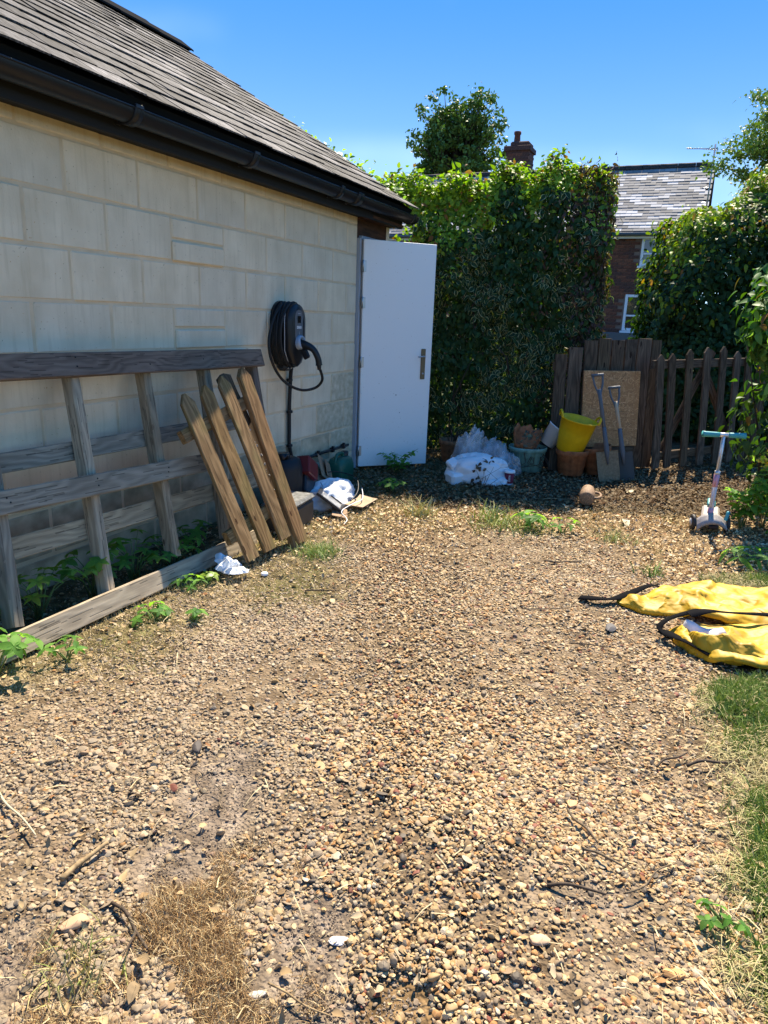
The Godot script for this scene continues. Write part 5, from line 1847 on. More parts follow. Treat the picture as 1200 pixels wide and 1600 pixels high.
func build_clutter() -> void:
	var st := ST(true)
	# planter by the door
	var p := thing("terracotta_pot", "old terracotta pot with a dead plant by the white door's edge", "plant pot", Vector3(0.60, 0.0, -6.42))
	lathe(st, pot_profile(0.085, 0.115, 0.2, 0.045), 26)
	obj("pot", mesh_of(st), M.terracotta_pale, p)
	st = ST(true)
	for i in 18:
		var f := R(0, TAU)
		tube(st, [Vector3(0, 0.1, 0), Vector3(cos(f) * 0.05, 0.24, sin(f) * 0.05), Vector3(cos(f) * R(0.08, 0.17), R(0.2, 0.38), sin(f) * R(0.08, 0.17))], [0.004, 0.003, 0.001], 5)
	obj("dead_stems", mesh_of(st), M.twig[0], p)
	# heap of clear film
	var cf := thing("clear_plastic_heap", "heap of crumpled clear plastic film behind the white foam sack", "plastic film", Vector3(0.86, 0.0, -6.02))
	for q in [[Vector3(-0.16, 0.06, -0.02), Vector3(0.26, 0.24, 0.3), Vector3(0.3, 0.2, 0.15), 3], [Vector3(-0.14, 0.1, 0.0), Vector3(0.2, 0.2, 0.36), Vector3(0.2, 1.2, -0.1), 23],
			[Vector3(0.02, 0.05, 0.02), Vector3(0.32, 0.28, 0.24), Vector3(0.4, 0.5, 0.1), 4], [Vector3(0.08, 0.08, 0.0), Vector3(0.3, 0.3, 0.2), Vector3(0.3, 2.0, -0.3), 5],
			[Vector3(0.17, 0.04, 0.06), Vector3(0.24, 0.22, 0.16), Vector3(0.5, 0.1, -0.2), 6], [Vector3(-0.02, 0.12, -0.04), Vector3(0.24, 0.2, 0.24), Vector3(0.5, 0.9, 0.3), 7], [Vector3(0.1, 0.03, 0.1), Vector3(0.3, 0.2, 0.12), Vector3(0.6, 0.3, 0.1), 11]]:
		obj("film", crumple(q[1].x, q[1].y, q[1].z, q[3]), M.clear_film, cf, Transform3D(Basis.from_euler(q[2]), q[0]))
	# white sack and foam
	var ws := thing("white_foam_sack", "large lumpy white plastic sack of foam lying under the hedge", "sack", Vector3(0.73, 0.0, -5.58), 0.1)
	obj("sack", lump(Vector3(0.235, 0.135, 0.15), 0.2, 0.06, 17, 80, 44, -0.55, 1.0), M.white_plastic, ws, Transform3D(Basis(), Vector3(0.0, 0.085, 0)))
	st = ST()
	bx(st, Vector3(-0.19, 0.13, 0.01), Vector3(0.085, 0.1, 0.1), 0.012, Basis.from_euler(Vector3(0.3, 0.4, 0.5)))
	bx(st, Vector3(-0.12, 0.17, -0.02), Vector3(0.05, 0.1, 0.06), 0.014, Basis.from_euler(Vector3(0.3, 0.2, -0.5)))
	bx(st, Vector3(-0.03, 0.19, -0.05), Vector3(0.05, 0.08, 0.06), 0.014, Basis.from_euler(Vector3(0.5, 0.2, -0.7)))
	bx(st, Vector3(-0.16, 0.05, 0.06), Vector3(0.17, 0.1, 0.14), 0.02, Basis.from_euler(Vector3(0.1, 0.3, 0.1)))
	obj("foam_lumps", mesh_of(st), M.white_hard, ws)
	st = ST(true)
	for i in 3:
		obj("flap", lump(Vector3(0.07, 0.03, 0.05), 0.45, 0.09, 30 + i, 28, 16, -0.5, 1.0), M.white_plastic, ws, Transform3D(Basis.from_euler(rv(0.4)), [Vector3(0.19, 0.03, 0.09), Vector3(0.16, 0.16, 0.02), Vector3(0.08, 0.02, 0.14)][i]))
	# dead leaves caught on the sack
	var dl := thing("dead_leaf_sprig", "brown dead leaf sprig lying over the white foam sack", "dead leaves", Vector3(0.76, 0.0, -5.42))
	var lf := leaf_mesh(1, 0.55, 0.4, 0.4, Color.WHITE, null, 0.1)
	var list := []
	for i in 22:
		var c: Vector3 = [Vector3(-0.03, 0.15, 0.0), Vector3(0.05, 0.19, -0.04), Vector3(-0.06, 0.06, 0.07)][i % 3]
		list.append([lf, M.twig[i % 2], Transform3D(leaf_basis(Vector3(0, 0.5, 1) + rv(0.8), rv(1), R(0.025, 0.045)), c + rv(0.035))])
	pieces("leaf", list, dl)
	st = ST(true)
	for i in 6:
		tube(st, [Vector3(R(-0.08, 0.1), 0.0, 0.12), Vector3(R(-0.05, 0.12), 0.08, 0.09), Vector3(R(-0.06, 0.14), R(0.12, 0.19), 0.03)], [0.003, 0.002, 0.001], 5)
	obj("stem", mesh_of(st), M.twig[0], dl)
	# paper cup
	var cu := thing("paper_cup", "maroon paper coffee cup with white lid standing beside the foam sack", "paper cup", Vector3(0.985, 0.005, -5.50), 0.3)
	st = ST(true)
	lathe(st, [Vector2(0.001, 0.0), Vector2(0.029, 0.0), Vector2(0.030, 0.012), Vector2(0.0405, 0.1), Vector2(0.001, 0.1)], 26)
	obj("cup", mesh_of(st), M.cup, cu)
	st = ST(true)
	lathe(st, [Vector2(0.042, 0.098), Vector2(0.044, 0.104), Vector2(0.042, 0.11), Vector2(0.038, 0.118), Vector2(0.034, 0.119), Vector2(0.001, 0.115)], 26)
	obj("lid", mesh_of(st), M.white_hard, cu)
	st = ST(true)
	lathe(st, [Vector2(0.0298, 0.001), Vector2(0.0312, 0.013)], 26)
	obj("base_band", mesh_of(st), M.white_hard, cu)
	var tm := TextMesh.new()
	tm.text = "COSTA"
	tm.font_size = 16
	tm.pixel_size = 0.0011
	tm.depth = 0.0008
	var sf := SystemFont.new()
	sf.font_names = PackedStringArray(["Droid Sans"])
	sf.font_weight = 700
	tm.font = sf
	obj("lettering", tm, M.white_print, cu, Transform3D(Basis(Vector3.UP, -0.45) * Basis(Vector3.RIGHT, 0.12) * Basis(Vector3.BACK, PI / 2), Vector3(-0.0155, 0.055, 0.0325)))
	# teal pot with broken terracotta pot in it
	var tp := thing("teal_pot", "ribbed teal plastic pot under the broken terracotta bowl", "plant pot", Vector3(1.235, 0.0, -6.12))
	st = ST(true)
	lathe(st, pot_profile(0.13, 0.158, 0.215, 0.04), 120, Transform3D(), func(f: float, i: int, q: Vector2) -> Vector2: return Vector2(q.x * (1 + (0.018 * signf(sin(f * 30)) if i > 0 and i < 4 else 0.0)), q.y))
	obj("pot", mesh_of(st), M.teal_pot, tp)
	st = ST(true)
	lathe(st, [Vector2(0.001, 0.175), Vector2(0.15, 0.17)], 20)
	obj("soil", mesh_of(st), M.litter_dark, tp)
	var bp := thing("broken_terracotta_pot", "broken tilted terracotta bowl with withered plant standing in the teal pot", "plant pot", Vector3(1.20, 0.19, -6.12))
	bp.rotation = Vector3(0.22, 0.3, -0.1)
	st = ST(true)
	var jag := func(f: float, i: int, q: Vector2) -> Vector2:
		if i < 2 or i > 5: return q
		var cut := clampf(0.8 + 1.5 * sin(f + 0.2), 0.3, 0.9) + 0.07 * sin(f * 7) + 0.05 * sin(f * 13 + 1)
		return Vector2(lerpf(0.09, q.x, cut), q.y * cut)
	lathe(st, [Vector2(0.001, 0.0), Vector2(0.085, 0.0), Vector2(0.125, 0.12), Vector2(0.135, 0.19), Vector2(0.125, 0.19), Vector2(0.115, 0.12), Vector2(0.08, 0.03), Vector2(0.001, 0.03)], 60, Transform3D(), jag)
	obj("pot", mesh_of(st), M.terracotta, bp)
	list = []
	for i in 26:
		list.append([lf, [M.twig[1], M.holly_dry, M.twig[0]][i % 3], Transform3D(leaf_basis(Vector3(0, 1, 0.6) + rv(0.8), rv(1), R(0.025, 0.05)), Vector3(R(-0.09, 0.11), R(0.04, 0.2), R(-0.02, 0.11)))])
	pieces("leaf", list, bp)
	st = ST(true)
	for i in 9:
		var x := R(-0.1, 0.16)
		tube(st, [Vector3(x, 0.05, 0.1), Vector3(x + R(-0.1, 0.1), -0.05, 0.2), Vector3(x + R(-0.15, 0.15), R(-0.17, -0.08), R(0.14, 0.2))], [0.004, 0.003, 0.0015], 5)
	obj("stem", mesh_of(st), M.twig[0], bp)
	# white tub lying tilted behind
	var wb := thing("white_bucket", "white bucket lying tipped over between the teal pot and the yellow tub", "bucket", Vector3(1.445, 0.3, -6.16))
	wb.rotation = Vector3(0.15, 0.0, -0.55)
	st = ST(true)
	lathe(st, [Vector2(0.001, -0.08), Vector2(0.07, -0.08), Vector2(0.09, 0.09), Vector2(0.096, 0.09), Vector2(0.096, 0.1), Vector2(0.084, 0.1), Vector2(0.066, -0.07), Vector2(0.001, -0.07)], 24)
	obj("bucket", mesh_of(st), M.white_hard, wb)
	st = ST(true)
	lathe(st, [Vector2(0.09, 0.0), Vector2(0.105, 0.12), Vector2(0.1, 0.2), Vector2(0.08, 0.2)], 20, Transform3D(Basis(), Vector3(0, -0.28, 0)))
	var sp := thing("upturned_dark_pot", "dark plastic pot supporting the white bucket under the hedge", "plant pot", Vector3(1.47, 0.3, -6.28))
	obj("pot", mesh_of(st), M.black_rubber, sp)
	# pot with the yellow tub standing in it
	var pt := thing("terracotta_pot", "terracotta coloured pot directly under the yellow tub", "plant pot", Vector3(1.60, 0.0, -6.02))
	st = ST(true)
	lathe(st, pot_profile(0.105, 0.133, 0.22, 0.05), 30)
	obj("pot", mesh_of(st), M.terracotta, pt)
	var p2 := thing("terracotta_pot", "leaning terracotta pot half hidden behind the front spade's blade", "plant pot", Vector3(1.84, 0.0, -6.06))
	st = ST(true)
	lathe(st, pot_profile(0.09, 0.125, 0.24, 0.05), 28, Transform3D(Basis.from_euler(Vector3(0, 0, 0.15)), Vector3(0.0, 0.012, 0)))
	obj("pot", mesh_of(st), M.terracotta, p2)
	var yt := thing("yellow_tub", "bright yellow flexible tub tilted on top of a terracotta pot", "tub", Vector3(1.565, 0.21, -6.0))
	yt.rotation = Vector3(0.16, 0.0, -0.17)
	st = ST(true)
	yt.scale = Vector3(0.86, 0.95, 0.86)
	var oval := Transform3D(Basis.from_scale(Vector3(1.06, 1, 0.94)), Vector3.ZERO)
	lathe(st, [Vector2(0.001, 0.0), Vector2(0.115, 0.0), Vector2(0.125, 0.01), Vector2(0.15, 0.16), Vector2(0.168, 0.29), Vector2(0.175, 0.292), Vector2(0.175, 0.302), Vector2(0.164, 0.302), Vector2(0.144, 0.16), Vector2(0.118, 0.02), Vector2(0.001, 0.02)], 44, oval)
	obj("tub", mesh_of(st), M.yellow_tub, yt)
	for s in [-1.0, 1.0]:
		st = ST(true)
		var arc := []
		for i in 13:
			var f := PI * i / 12
			arc.append(Vector3(s * (0.178 + 0.02 * sin(f)), 0.29 + sin(f) * 0.058, cos(f) * 0.062))
		tube(st, arc, 0.0115, 9)
		obj("handle", mesh_of(st), M.yellow_tub, yt)
	# jug on its side
	var j := thing("clay_jug", "small pale clay jug with curved handle lying on the leaf litter", "jug", Vector3(1.47, 0.062, -5.0))
	j.scale = Vector3(1, 1.3, 1)
	j.rotation = Vector3(1.66, 0.0, 0.0)
	j.rotate_y(-0.3)
	st = ST(true)
	lathe(st, [Vector2(0.001, 0.075), Vector2(0.045, 0.075), Vector2(0.052, 0.07), Vector2(0.056, 0.0), Vector2(0.05, -0.06), Vector2(0.046, -0.085), Vector2(0.04, -0.085), Vector2(0.044, -0.05), Vector2(0.001, 0.05)], 26)
	obj("body", mesh_of(st), M.jug, j)
	st = ST(true)
	tube(st, curve([Vector3(0.048, -0.06, 0), Vector3(0.085, -0.05, 0), Vector3(0.095, 0.0, 0), Vector3(0.075, 0.035, 0), Vector3(0.05, 0.04, 0)], 5), 0.0095, 8)
	obj("handle", mesh_of(st), M.jug, j)

# ---------------------------------------------------------------- boards, gate, spades
func build_boards_and_gate() -> void:
	var a := Vector3(1.66, 0, -6.21)
	var ax := Vector3(0.945, 0, -0.327).normalized()
	var fo := Vector3(-ax.z, 0, ax.x)
	if fo.z < 0: fo = -fo
	var lean := 0.06
	var t := thing("board_fence", "dark weathered vertical board panel between the holly hedge and the picket gate", "fence panel", a)
	var x := -0.24
	for q in [[0.11, 1.0], [0.13, 1.06], [0.125, 1.12], [0.12, 1.14], [0.125, 1.13], [0.12, 1.14], [0.14, 1.15], [0.10, 1.14]]:
		var p = ax * (x + q[0] / 2)
		obj("board", board(q[1], q[0], 0.021, 0.0, 0.0025, 6), pick("brown_fence"), t, span(p + Vector3(0, 0.01, 0) + fo * R(-0.004, 0.004), p + Vector3(R(-0.004, 0.004), q[1], 0) - fo * lean, fo))
		x += q[0] + (R(0.012, 0.022) if q[0] < 0.135 else 0.006)
	for h in [0.22, 0.9]:
		obj("cross_rail", board(1.08, 0.07, 0.035, 0, 0.002, 5), pick("brown_fence"), t, span(ax * -0.22 + Vector3(0, h, 0) - fo * (0.035 + lean * h), ax * 0.84 + Vector3(0, h, 0) - fo * (0.035 + lean * h), fo))
	# strand board leaning on it
	var ob := thing("strand_board", "square sheet of chipboard leaning against the dark boards behind the spades", "board", a + ax * 0.33 + fo * 0.10)
	var b := Basis(ax, Vector3.UP, fo) * Basis(Vector3.RIGHT, -0.1)
	var st := ST()
	bx(st, b * Vector3(-0.03, 0.55, 0), Vector3(0.58, 0.66, 0.018), 0.003, b)
	obj("sheet", mesh_of(st), M.osb, ob)
	st = ST()
	bx(st, b * Vector3(-0.02, 0.11, -0.02), Vector3(0.5, 0.21, 0.05), 0.004, b)
	obj("block", mesh_of(st), pick("brown_fence"), ob)
	# picket gate, standing at an angle to the boards
	var ga := Vector3(2.46, 0, -6.36)
	var gx := (Vector3(3.40, 0, -6.86) - ga).normalized()
	var gf := Vector3(-gx.z, 0, gx.x)
	if gf.z < 0: gf = -gf
	var g := thing("picket_gate", "dark wooden picket gate with pointed pales beside the board panel", "gate", ga)
	for i in 7:
		var u: float = [0.0, 0.145, 0.36, 0.585, 0.80, 1.0, 1.17][i]
		var h: float = [1.02, 1.03, 1.07, 1.09, 1.1, 1.06, 1.05][i]
		var sl: float = -0.20
		obj("pale", board(h, 0.085, 0.02, 0.045, 0.0015, 5), pick("brown_fence"), g, span(gx * u + Vector3(0, 0.02, 0), gx * (u + sl * 0.62) + Vector3(0, h, 0), gf))
	for q in [[0.12, 0.12, 0.98], [0.94, -0.06, 0.98]]:
		obj("rail", board(1.3, 0.075, 0.03, 0, 0.0015, 5), pick("brown_fence"), g, span(gx * (q[1] - 0.1) + Vector3(0, q[0], 0) - gf * 0.028, gx * (q[1] + 1.15) + Vector3(0, q[0] + 0.03, 0) - gf * 0.028, gf))
	obj("brace", board(1.2, 0.07, 0.028, 0, 0.0015, 5), pick("brown_fence"), g, span(gx * 0.12 + Vector3(0, 0.17, 0) - gf * 0.06, gx * 0.52 + Vector3(0, 0.9, 0) - gf * 0.06, gf))
	obj("brace", board(1.0, 0.07, 0.028, 0, 0.0015, 5), pick("brown_fence"), g, span(gx * 0.52 + Vector3(0, 0.92, 0) - gf * 0.06, gx * 1.05 + Vector3(0, 0.2, 0) - gf * 0.06, gf))
	# gate post hidden by the shrub
	var gp := thing("gate_post", "square dark wooden gate post at the right end of the picket gate", "post", ga + gx * 1.32 - gf * 0.02)
	obj("post", board(1.25, 0.1, 0.1, 0.02, 0.003, 5), pick("brown_fence"), gp, span(Vector3.ZERO, Vector3(0, 1.25, 0), gf))

	spade("digging spade with rusty tan blade and grey shaft leaning on the chipboard", Vector3(1.875, 0.0, -5.80), Vector3(1.75, 0.85, -6.05), M.blade_rusty, M.shaft_grey, M.shaft_grey, 0.185, 0.25)
	spade("spade with dark steel blade and pale wooden shaft leaning on the chipboard", Vector3(2.02, 0.0, -5.84), Vector3(1.91, 0.75, -6.08), M.blade_dark, M.shaft_wood, M.shaft_grey, 0.165, 0.24)

func spade(label: String, foot: Vector3, head: Vector3, blade_m: Material, shaft_m: Material, grip_m: Material, bw: float, bl: float) -> void:
	var t := thing("spade", label, "spade", foot)
	var x := (head - foot).normalized()
	var l := foot.distance_to(head)
	var f := Vector3(0.05, 0.25, 1)
	var side := f.cross(x).normalized()
	f = x.cross(side).normalized()
	var P := func(u: float, s: float, d: float) -> Vector3:
		return x * u + side * s + f * d
	var st := ST(true)
	var g := []
	for i in 7:
		var row := []
		for k in 9:
			var s := (k / 8.0 - 0.5) * bw * (1.0 if i > 0 else 0.93)
			var v := i / 6.0
			row.append(P.call(v * bl - (0.0 if i else 0.0), s, 0.014 * pow(absf(s) / bw * 2, 2) + 0.012 * v * v))
		g.append(row)
	for i in 6:
		for k in 8:
			quad(st, g[i][k], g[i + 1][k], g[i + 1][k + 1], g[i][k + 1])
			quad(st, g[i][k] - f * 0.003, g[i][k + 1] - f * 0.003, g[i + 1][k + 1] - f * 0.003, g[i + 1][k] - f * 0.003)
	st.set_smooth_group(-1)
	for k in 8:
		quad(st, g[6][k] - f * 0.003, g[6][k + 1] - f * 0.003, g[6][k + 1] + f * 0.004, g[6][k] + f * 0.004)
		quad(st, g[0][k + 1] - f * 0.003, g[0][k] - f * 0.003, g[0][k], g[0][k + 1])
	for i in 6:
		quad(st, g[i][0] - f * 0.003, g[i + 1][0] - f * 0.003, g[i + 1][0], g[i][0])
		quad(st, g[i + 1][8] - f * 0.003, g[i][8] - f * 0.003, g[i][8], g[i + 1][8])
	obj("blade", mesh_of(st), blade_m, t)
	st = ST(true)
	tube(st, [P.call(bl * 0.55, 0, 0.012), P.call(bl, 0, 0.02), P.call(bl + 0.12, 0, 0.018), P.call(bl + 0.2, 0, 0.016)], [0.006, 0.021, 0.0185, 0.0165], 12)
	obj("socket", mesh_of(st), grip_m, t)
	st = ST(true)
	tube(st, [P.call(bl + 0.19, 0, 0.016), P.call(l - 0.2, 0, 0.004), P.call(l - 0.12, 0, 0.0)], [0.0165, 0.0155, 0.015], 12)
	obj("shaft", mesh_of(st), shaft_m, t)
	st = ST(true)
	for s in [-1.0, 1.0]:
		tube(st, curve([P.call(l - 0.23, 0, 0.004), P.call(l - 0.15, s * 0.012, 0), P.call(l - 0.08, s * 0.034, 0), P.call(l - 0.005, s * 0.042, 0)], 5), 0.009, 8)
	tube(st, [P.call(l, -0.05, 0), P.call(l, 0.05, 0)], 0.0125, 10)
	obj("handle", mesh_of(st), grip_m, t)

# ---------------------------------------------------------------- scooter and yellow bag
func build_scooter() -> void:
	var t := thing("scooter", "child's three-wheeled scooter with teal grips standing at the right border", "scooter", Vector3(2.10, 0.0, -4.40), -0.12)
	var st := ST(true)
	tube(st, [Vector3(-0.005, 0.1, 0), Vector3(-0.002, 0.36, 0.0)], 0.0155, 14)
	obj("lower_pole", mesh_of(st), M.scooter_pale, t)
	st = ST(true)
	tube(st, [Vector3(-0.003, 0.29, 0), Vector3(-0.002, 0.375, 0.0)], 0.0175, 14)
	obj("pink_sleeve", mesh_of(st), M.scooter_pink, t)
	st = ST(true)
	tube(st, [Vector3(-0.006, 0.095, 0), Vector3(-0.005, 0.15, 0.0)], 0.0178, 14)
	obj("pink_collar", mesh_of(st), M.scooter_pink, t)
	st = ST(true)
	tube(st, [Vector3(-0.002, 0.37, 0), Vector3(0.0, 0.62, 0)], 0.012, 12)
	tube(st, [Vector3(-0.002, 0.372, 0), Vector3(-0.002, 0.392, 0)], 0.018, 12)
	tube(st, [Vector3(-0.03, 0.622, 0), Vector3(0.03, 0.622, 0)], 0.0145, 12)
	obj("upper_pole", mesh_of(st), M.scooter_alu, t)
	st = ST()
	bx(st, Vector3(0.02, 0.383, 0.0), Vector3(0.03, 0.014, 0.012), 0.003)
	obj("clamp", mesh_of(st), M.black_plastic, t)
	for s in [-1.0, 1.0]:
		st = ST(true)
		tube(st, [Vector3(s * 0.025, 0.622, 0), Vector3(s * 0.045, 0.622, 0), Vector3(s * 0.11, 0.622, 0), Vector3(s * 0.128, 0.622, 0)], [0.015, 0.0165, 0.018, 0.0205], 12)
		obj("grip", mesh_of(st), M.scooter_teal, t)
	# front truck cover
	st = ST(true)
	var g := []
	for i in 9:
		var u := i / 8.0 * 2 - 1
		var row := []
		for k in 7:
			var v := k / 6.0 * 2 - 1
			var h := 0.118 - 0.05 * u * u - 0.035 * v * v
			row.append(Vector3(u * 0.092, h + 0.006 * cos(v * 5), v * 0.075 * (1 - 0.35 * absf(u)) + 0.015))
		g.append(row)
	for i in 8:
		for k in 6:
			quad(st, g[i][k], g[i][k + 1], g[i + 1][k + 1], g[i + 1][k])
			var d := Vector3(0, -0.022, 0)
			quad(st, g[i][k] + d, g[i + 1][k] + d, g[i + 1][k + 1] + d, g[i][k + 1] + d)
	for i in 8:
		var d := Vector3(0, -0.022, 0)
		quad(st, g[i][6] + d, g[i + 1][6] + d, g[i + 1][6], g[i][6])
		quad(st, g[i + 1][0] + d, g[i][0] + d, g[i][0], g[i + 1][0])
	obj("front_cover", mesh_of(st), M.scooter_cover, t)
	st = ST()
	bx(st, Vector3(0, 0.06, 0.0), Vector3(0.2, 0.03, 0.05), 0.008)
	bx(st, Vector3(0, 0.045, 0.06), Vector3(0.07, 0.03, 0.05), 0.008)
	obj("axle", mesh_of(st), M.black_plastic, t)
	for s in [-1.0, 1.0]:
		st = ST(true)
		var ro := Transform3D(Basis(Vector3.BACK, PI / 2), Vector3(s * 0.104, 0.05, 0))
		lathe(st, [Vector2(0.001, -0.012), Vector2(0.038, -0.012), Vector2(0.047, -0.01), Vector2(0.051, 0.0), Vector2(0.047, 0.01), Vector2(0.038, 0.012), Vector2(0.001, 0.012)], 26, ro)
		var wh := obj("wheel", mesh_of(st), M.scooter_wheel, t)
		st = ST(true)
		lathe(st, [Vector2(0.001, -0.016), Vector2(0.024, -0.015), Vector2(0.026, 0.015), Vector2(0.001, 0.016)], 16, ro)
		obj("hub", mesh_of(st), M.grey_trim, wh)
	# deck running back
	var dir := Vector3(0.3, 0, -0.95).normalized()
	var bs := Basis(Vector3.UP.cross(-dir).normalized(), Vector3.UP, -dir)
	st = ST()
	bx(st, dir * 0.2 + Vector3(0, 0.068, 0), Vector3(0.11, 0.026, 0.36), 0.012, bs)
	obj("deck", mesh_of(st), M.scooter_cover, t)
	st = ST(true)
	lathe(st, [Vector2(0.001, -0.02), Vector2(0.034, -0.018), Vector2(0.04, 0.0), Vector2(0.034, 0.018), Vector2(0.001, 0.02)], 22, Transform3D(bs * Basis(Vector3.BACK, PI / 2), dir * 0.42 + Vector3(0, 0.04, 0)))
	obj("rear_wheel", mesh_of(st), M.scooter_wheel, t)
	st = ST(true)
	tube(st, curve([dir * 0.34 + Vector3(0, 0.085, 0), dir * 0.4 + Vector3(0, 0.11, 0), dir * 0.46 + Vector3(0, 0.085, 0)], 5), 0.03, 10, Vector2(1.0, 0.45))
	obj("rear_brake", mesh_of(st), M.scooter_teal, t)
	st = ST(true)
	tube(st, curve([Vector3(0.075, 0.085, 0.05), Vector3(0.085, 0.12, 0.045), Vector3(0.09, 0.135, 0.035), Vector3(0.098, 0.13, 0.025)], 4), 0.011, 8)
	obj("teal_lever", mesh_of(st), M.scooter_teal, t)

func poly_at(pts: Array, u: float) -> Vector2:
	var k := clampf(u, 0, 0.9999) * (pts.size() - 1)
	var i := int(k)
	return (pts[i] as Vector2).cubic_interpolate(pts[i + 1], pts[max(i - 1, 0)], pts[min(i + 2, pts.size() - 1)], k - i)

func cloth(back: Array, front: Array, hmax: float, sd: int, front_lift: float, nu := 130, nv_ := 60) -> ArrayMesh:
	var st := ST(true)
	var no := FastNoiseLite.new()
	no.seed = sd
	no.frequency = 1.0
	no.fractal_type = FastNoiseLite.FRACTAL_RIDGED
	no.fractal_octaves = 3
	var n2 := FastNoiseLite.new()
	n2.seed = sd + 5
	n2.frequency = 1.0
	var folds := []
	var r2 := RandomNumberGenerator.new()
	r2.seed = sd * 13
	for i in 7:
		folds.append([Vector2.from_angle(r2.randf_range(0.2, 2.9)), r2.randf_range(4, 8) * (1.0 + 0.35 * i), r2.randf_range(0, 6), 0.03 / (1.0 + 0.45 * i)])
	var g := []
	for i in nu + 1:
		var u := float(i) / nu
		var a := poly_at(back, u)
		var b := poly_at(front, u)
		var row := []
		for j in nv_ + 1:
			var v := float(j) / nv_
			var p := a.lerp(b, v)
			var prof := pow(maxf(sin(PI * v), 0.0), 0.6) * smoothstep(0.0, 0.16, u)
			var cre := 0.0
			for f in folds:      # straight creases: a sum of triangle waves, some fading along their length
				var ph: float = p.dot(f[0]) * f[1] + f[2] + 0.5 * n2.get_noise_2d(p.x * 1.5, p.y * 1.5)
				cre += (absf(fposmod(ph, 2.0) - 1.0) - 0.5) * f[3] * (0.6 + 0.8 * n2.get_noise_2d(p.x * 2.0 + f[2] * 9, p.y * 2.0))
			var h := hmax * prof * (0.8 + 0.6 * n2.get_noise_2d(p.x * 1.8, p.y * 2.4)) + (cre + 0.012) * (0.3 + prof)
			h += front_lift * smoothstep(0.8, 1.0, v) * maxf(0.0, sin(u * 9.0 + sd)) * smoothstep(0.05, 0.3, u)
			p += Vector2(n2.get_noise_2d(p.x * 9, p.y * 9), n2.get_noise_2d(p.x * 9 + 40, p.y * 9)) * 0.02
			row.append(Vector3(p.x, gh(p.x, p.y) + 0.014 + maxf(h, 0.002), p.y))
		g.append(row)
	for i in nu:
		for j in nv_:
			quad(st, g[i][j], g[i][j + 1], g[i + 1][j + 1], g[i + 1][j])
	for i in nu:      # turned hem on both long edges
		for j in [0, nv_]:
			var d := Vector3(0, -0.012, 0.006 if j == 0 else -0.006)
			quad(st, g[i][j] + d, g[i + 1][j] + d, g[i + 1][j], g[i][j])
	return mesh_of(st)

func strap_mesh(pts: Array, w: float) -> ArrayMesh:
	var st := ST(true)
	var c := curve(pts, 8)
	var rows := []
	for i in c.size():
		var t: Vector3 = (c[min(i + 1, c.size() - 1)] - c[max(i - 1, 0)]).normalized()
		var s := Vector3.UP.cross(t).normalized() * w / 2
		s = s.rotated(t, 0.16 * sin(i * 0.35))
		rows.append([c[i] - s, c[i] + s])
	var d := Vector3(0, 0.003, 0)
	for i in rows.size() - 1:
		quad(st, rows[i][0] + d, rows[i + 1][0] + d, rows[i + 1][1] + d, rows[i][1] + d)
		quad(st, rows[i][0], rows[i][1], rows[i + 1][1], rows[i + 1][0])
		quad(st, rows[i][0], rows[i + 1][0], rows[i + 1][0] + d, rows[i][0] + d)
		quad(st, rows[i + 1][1], rows[i][1], rows[i][1] + d, rows[i + 1][1] + d)
	return mesh_of(st)

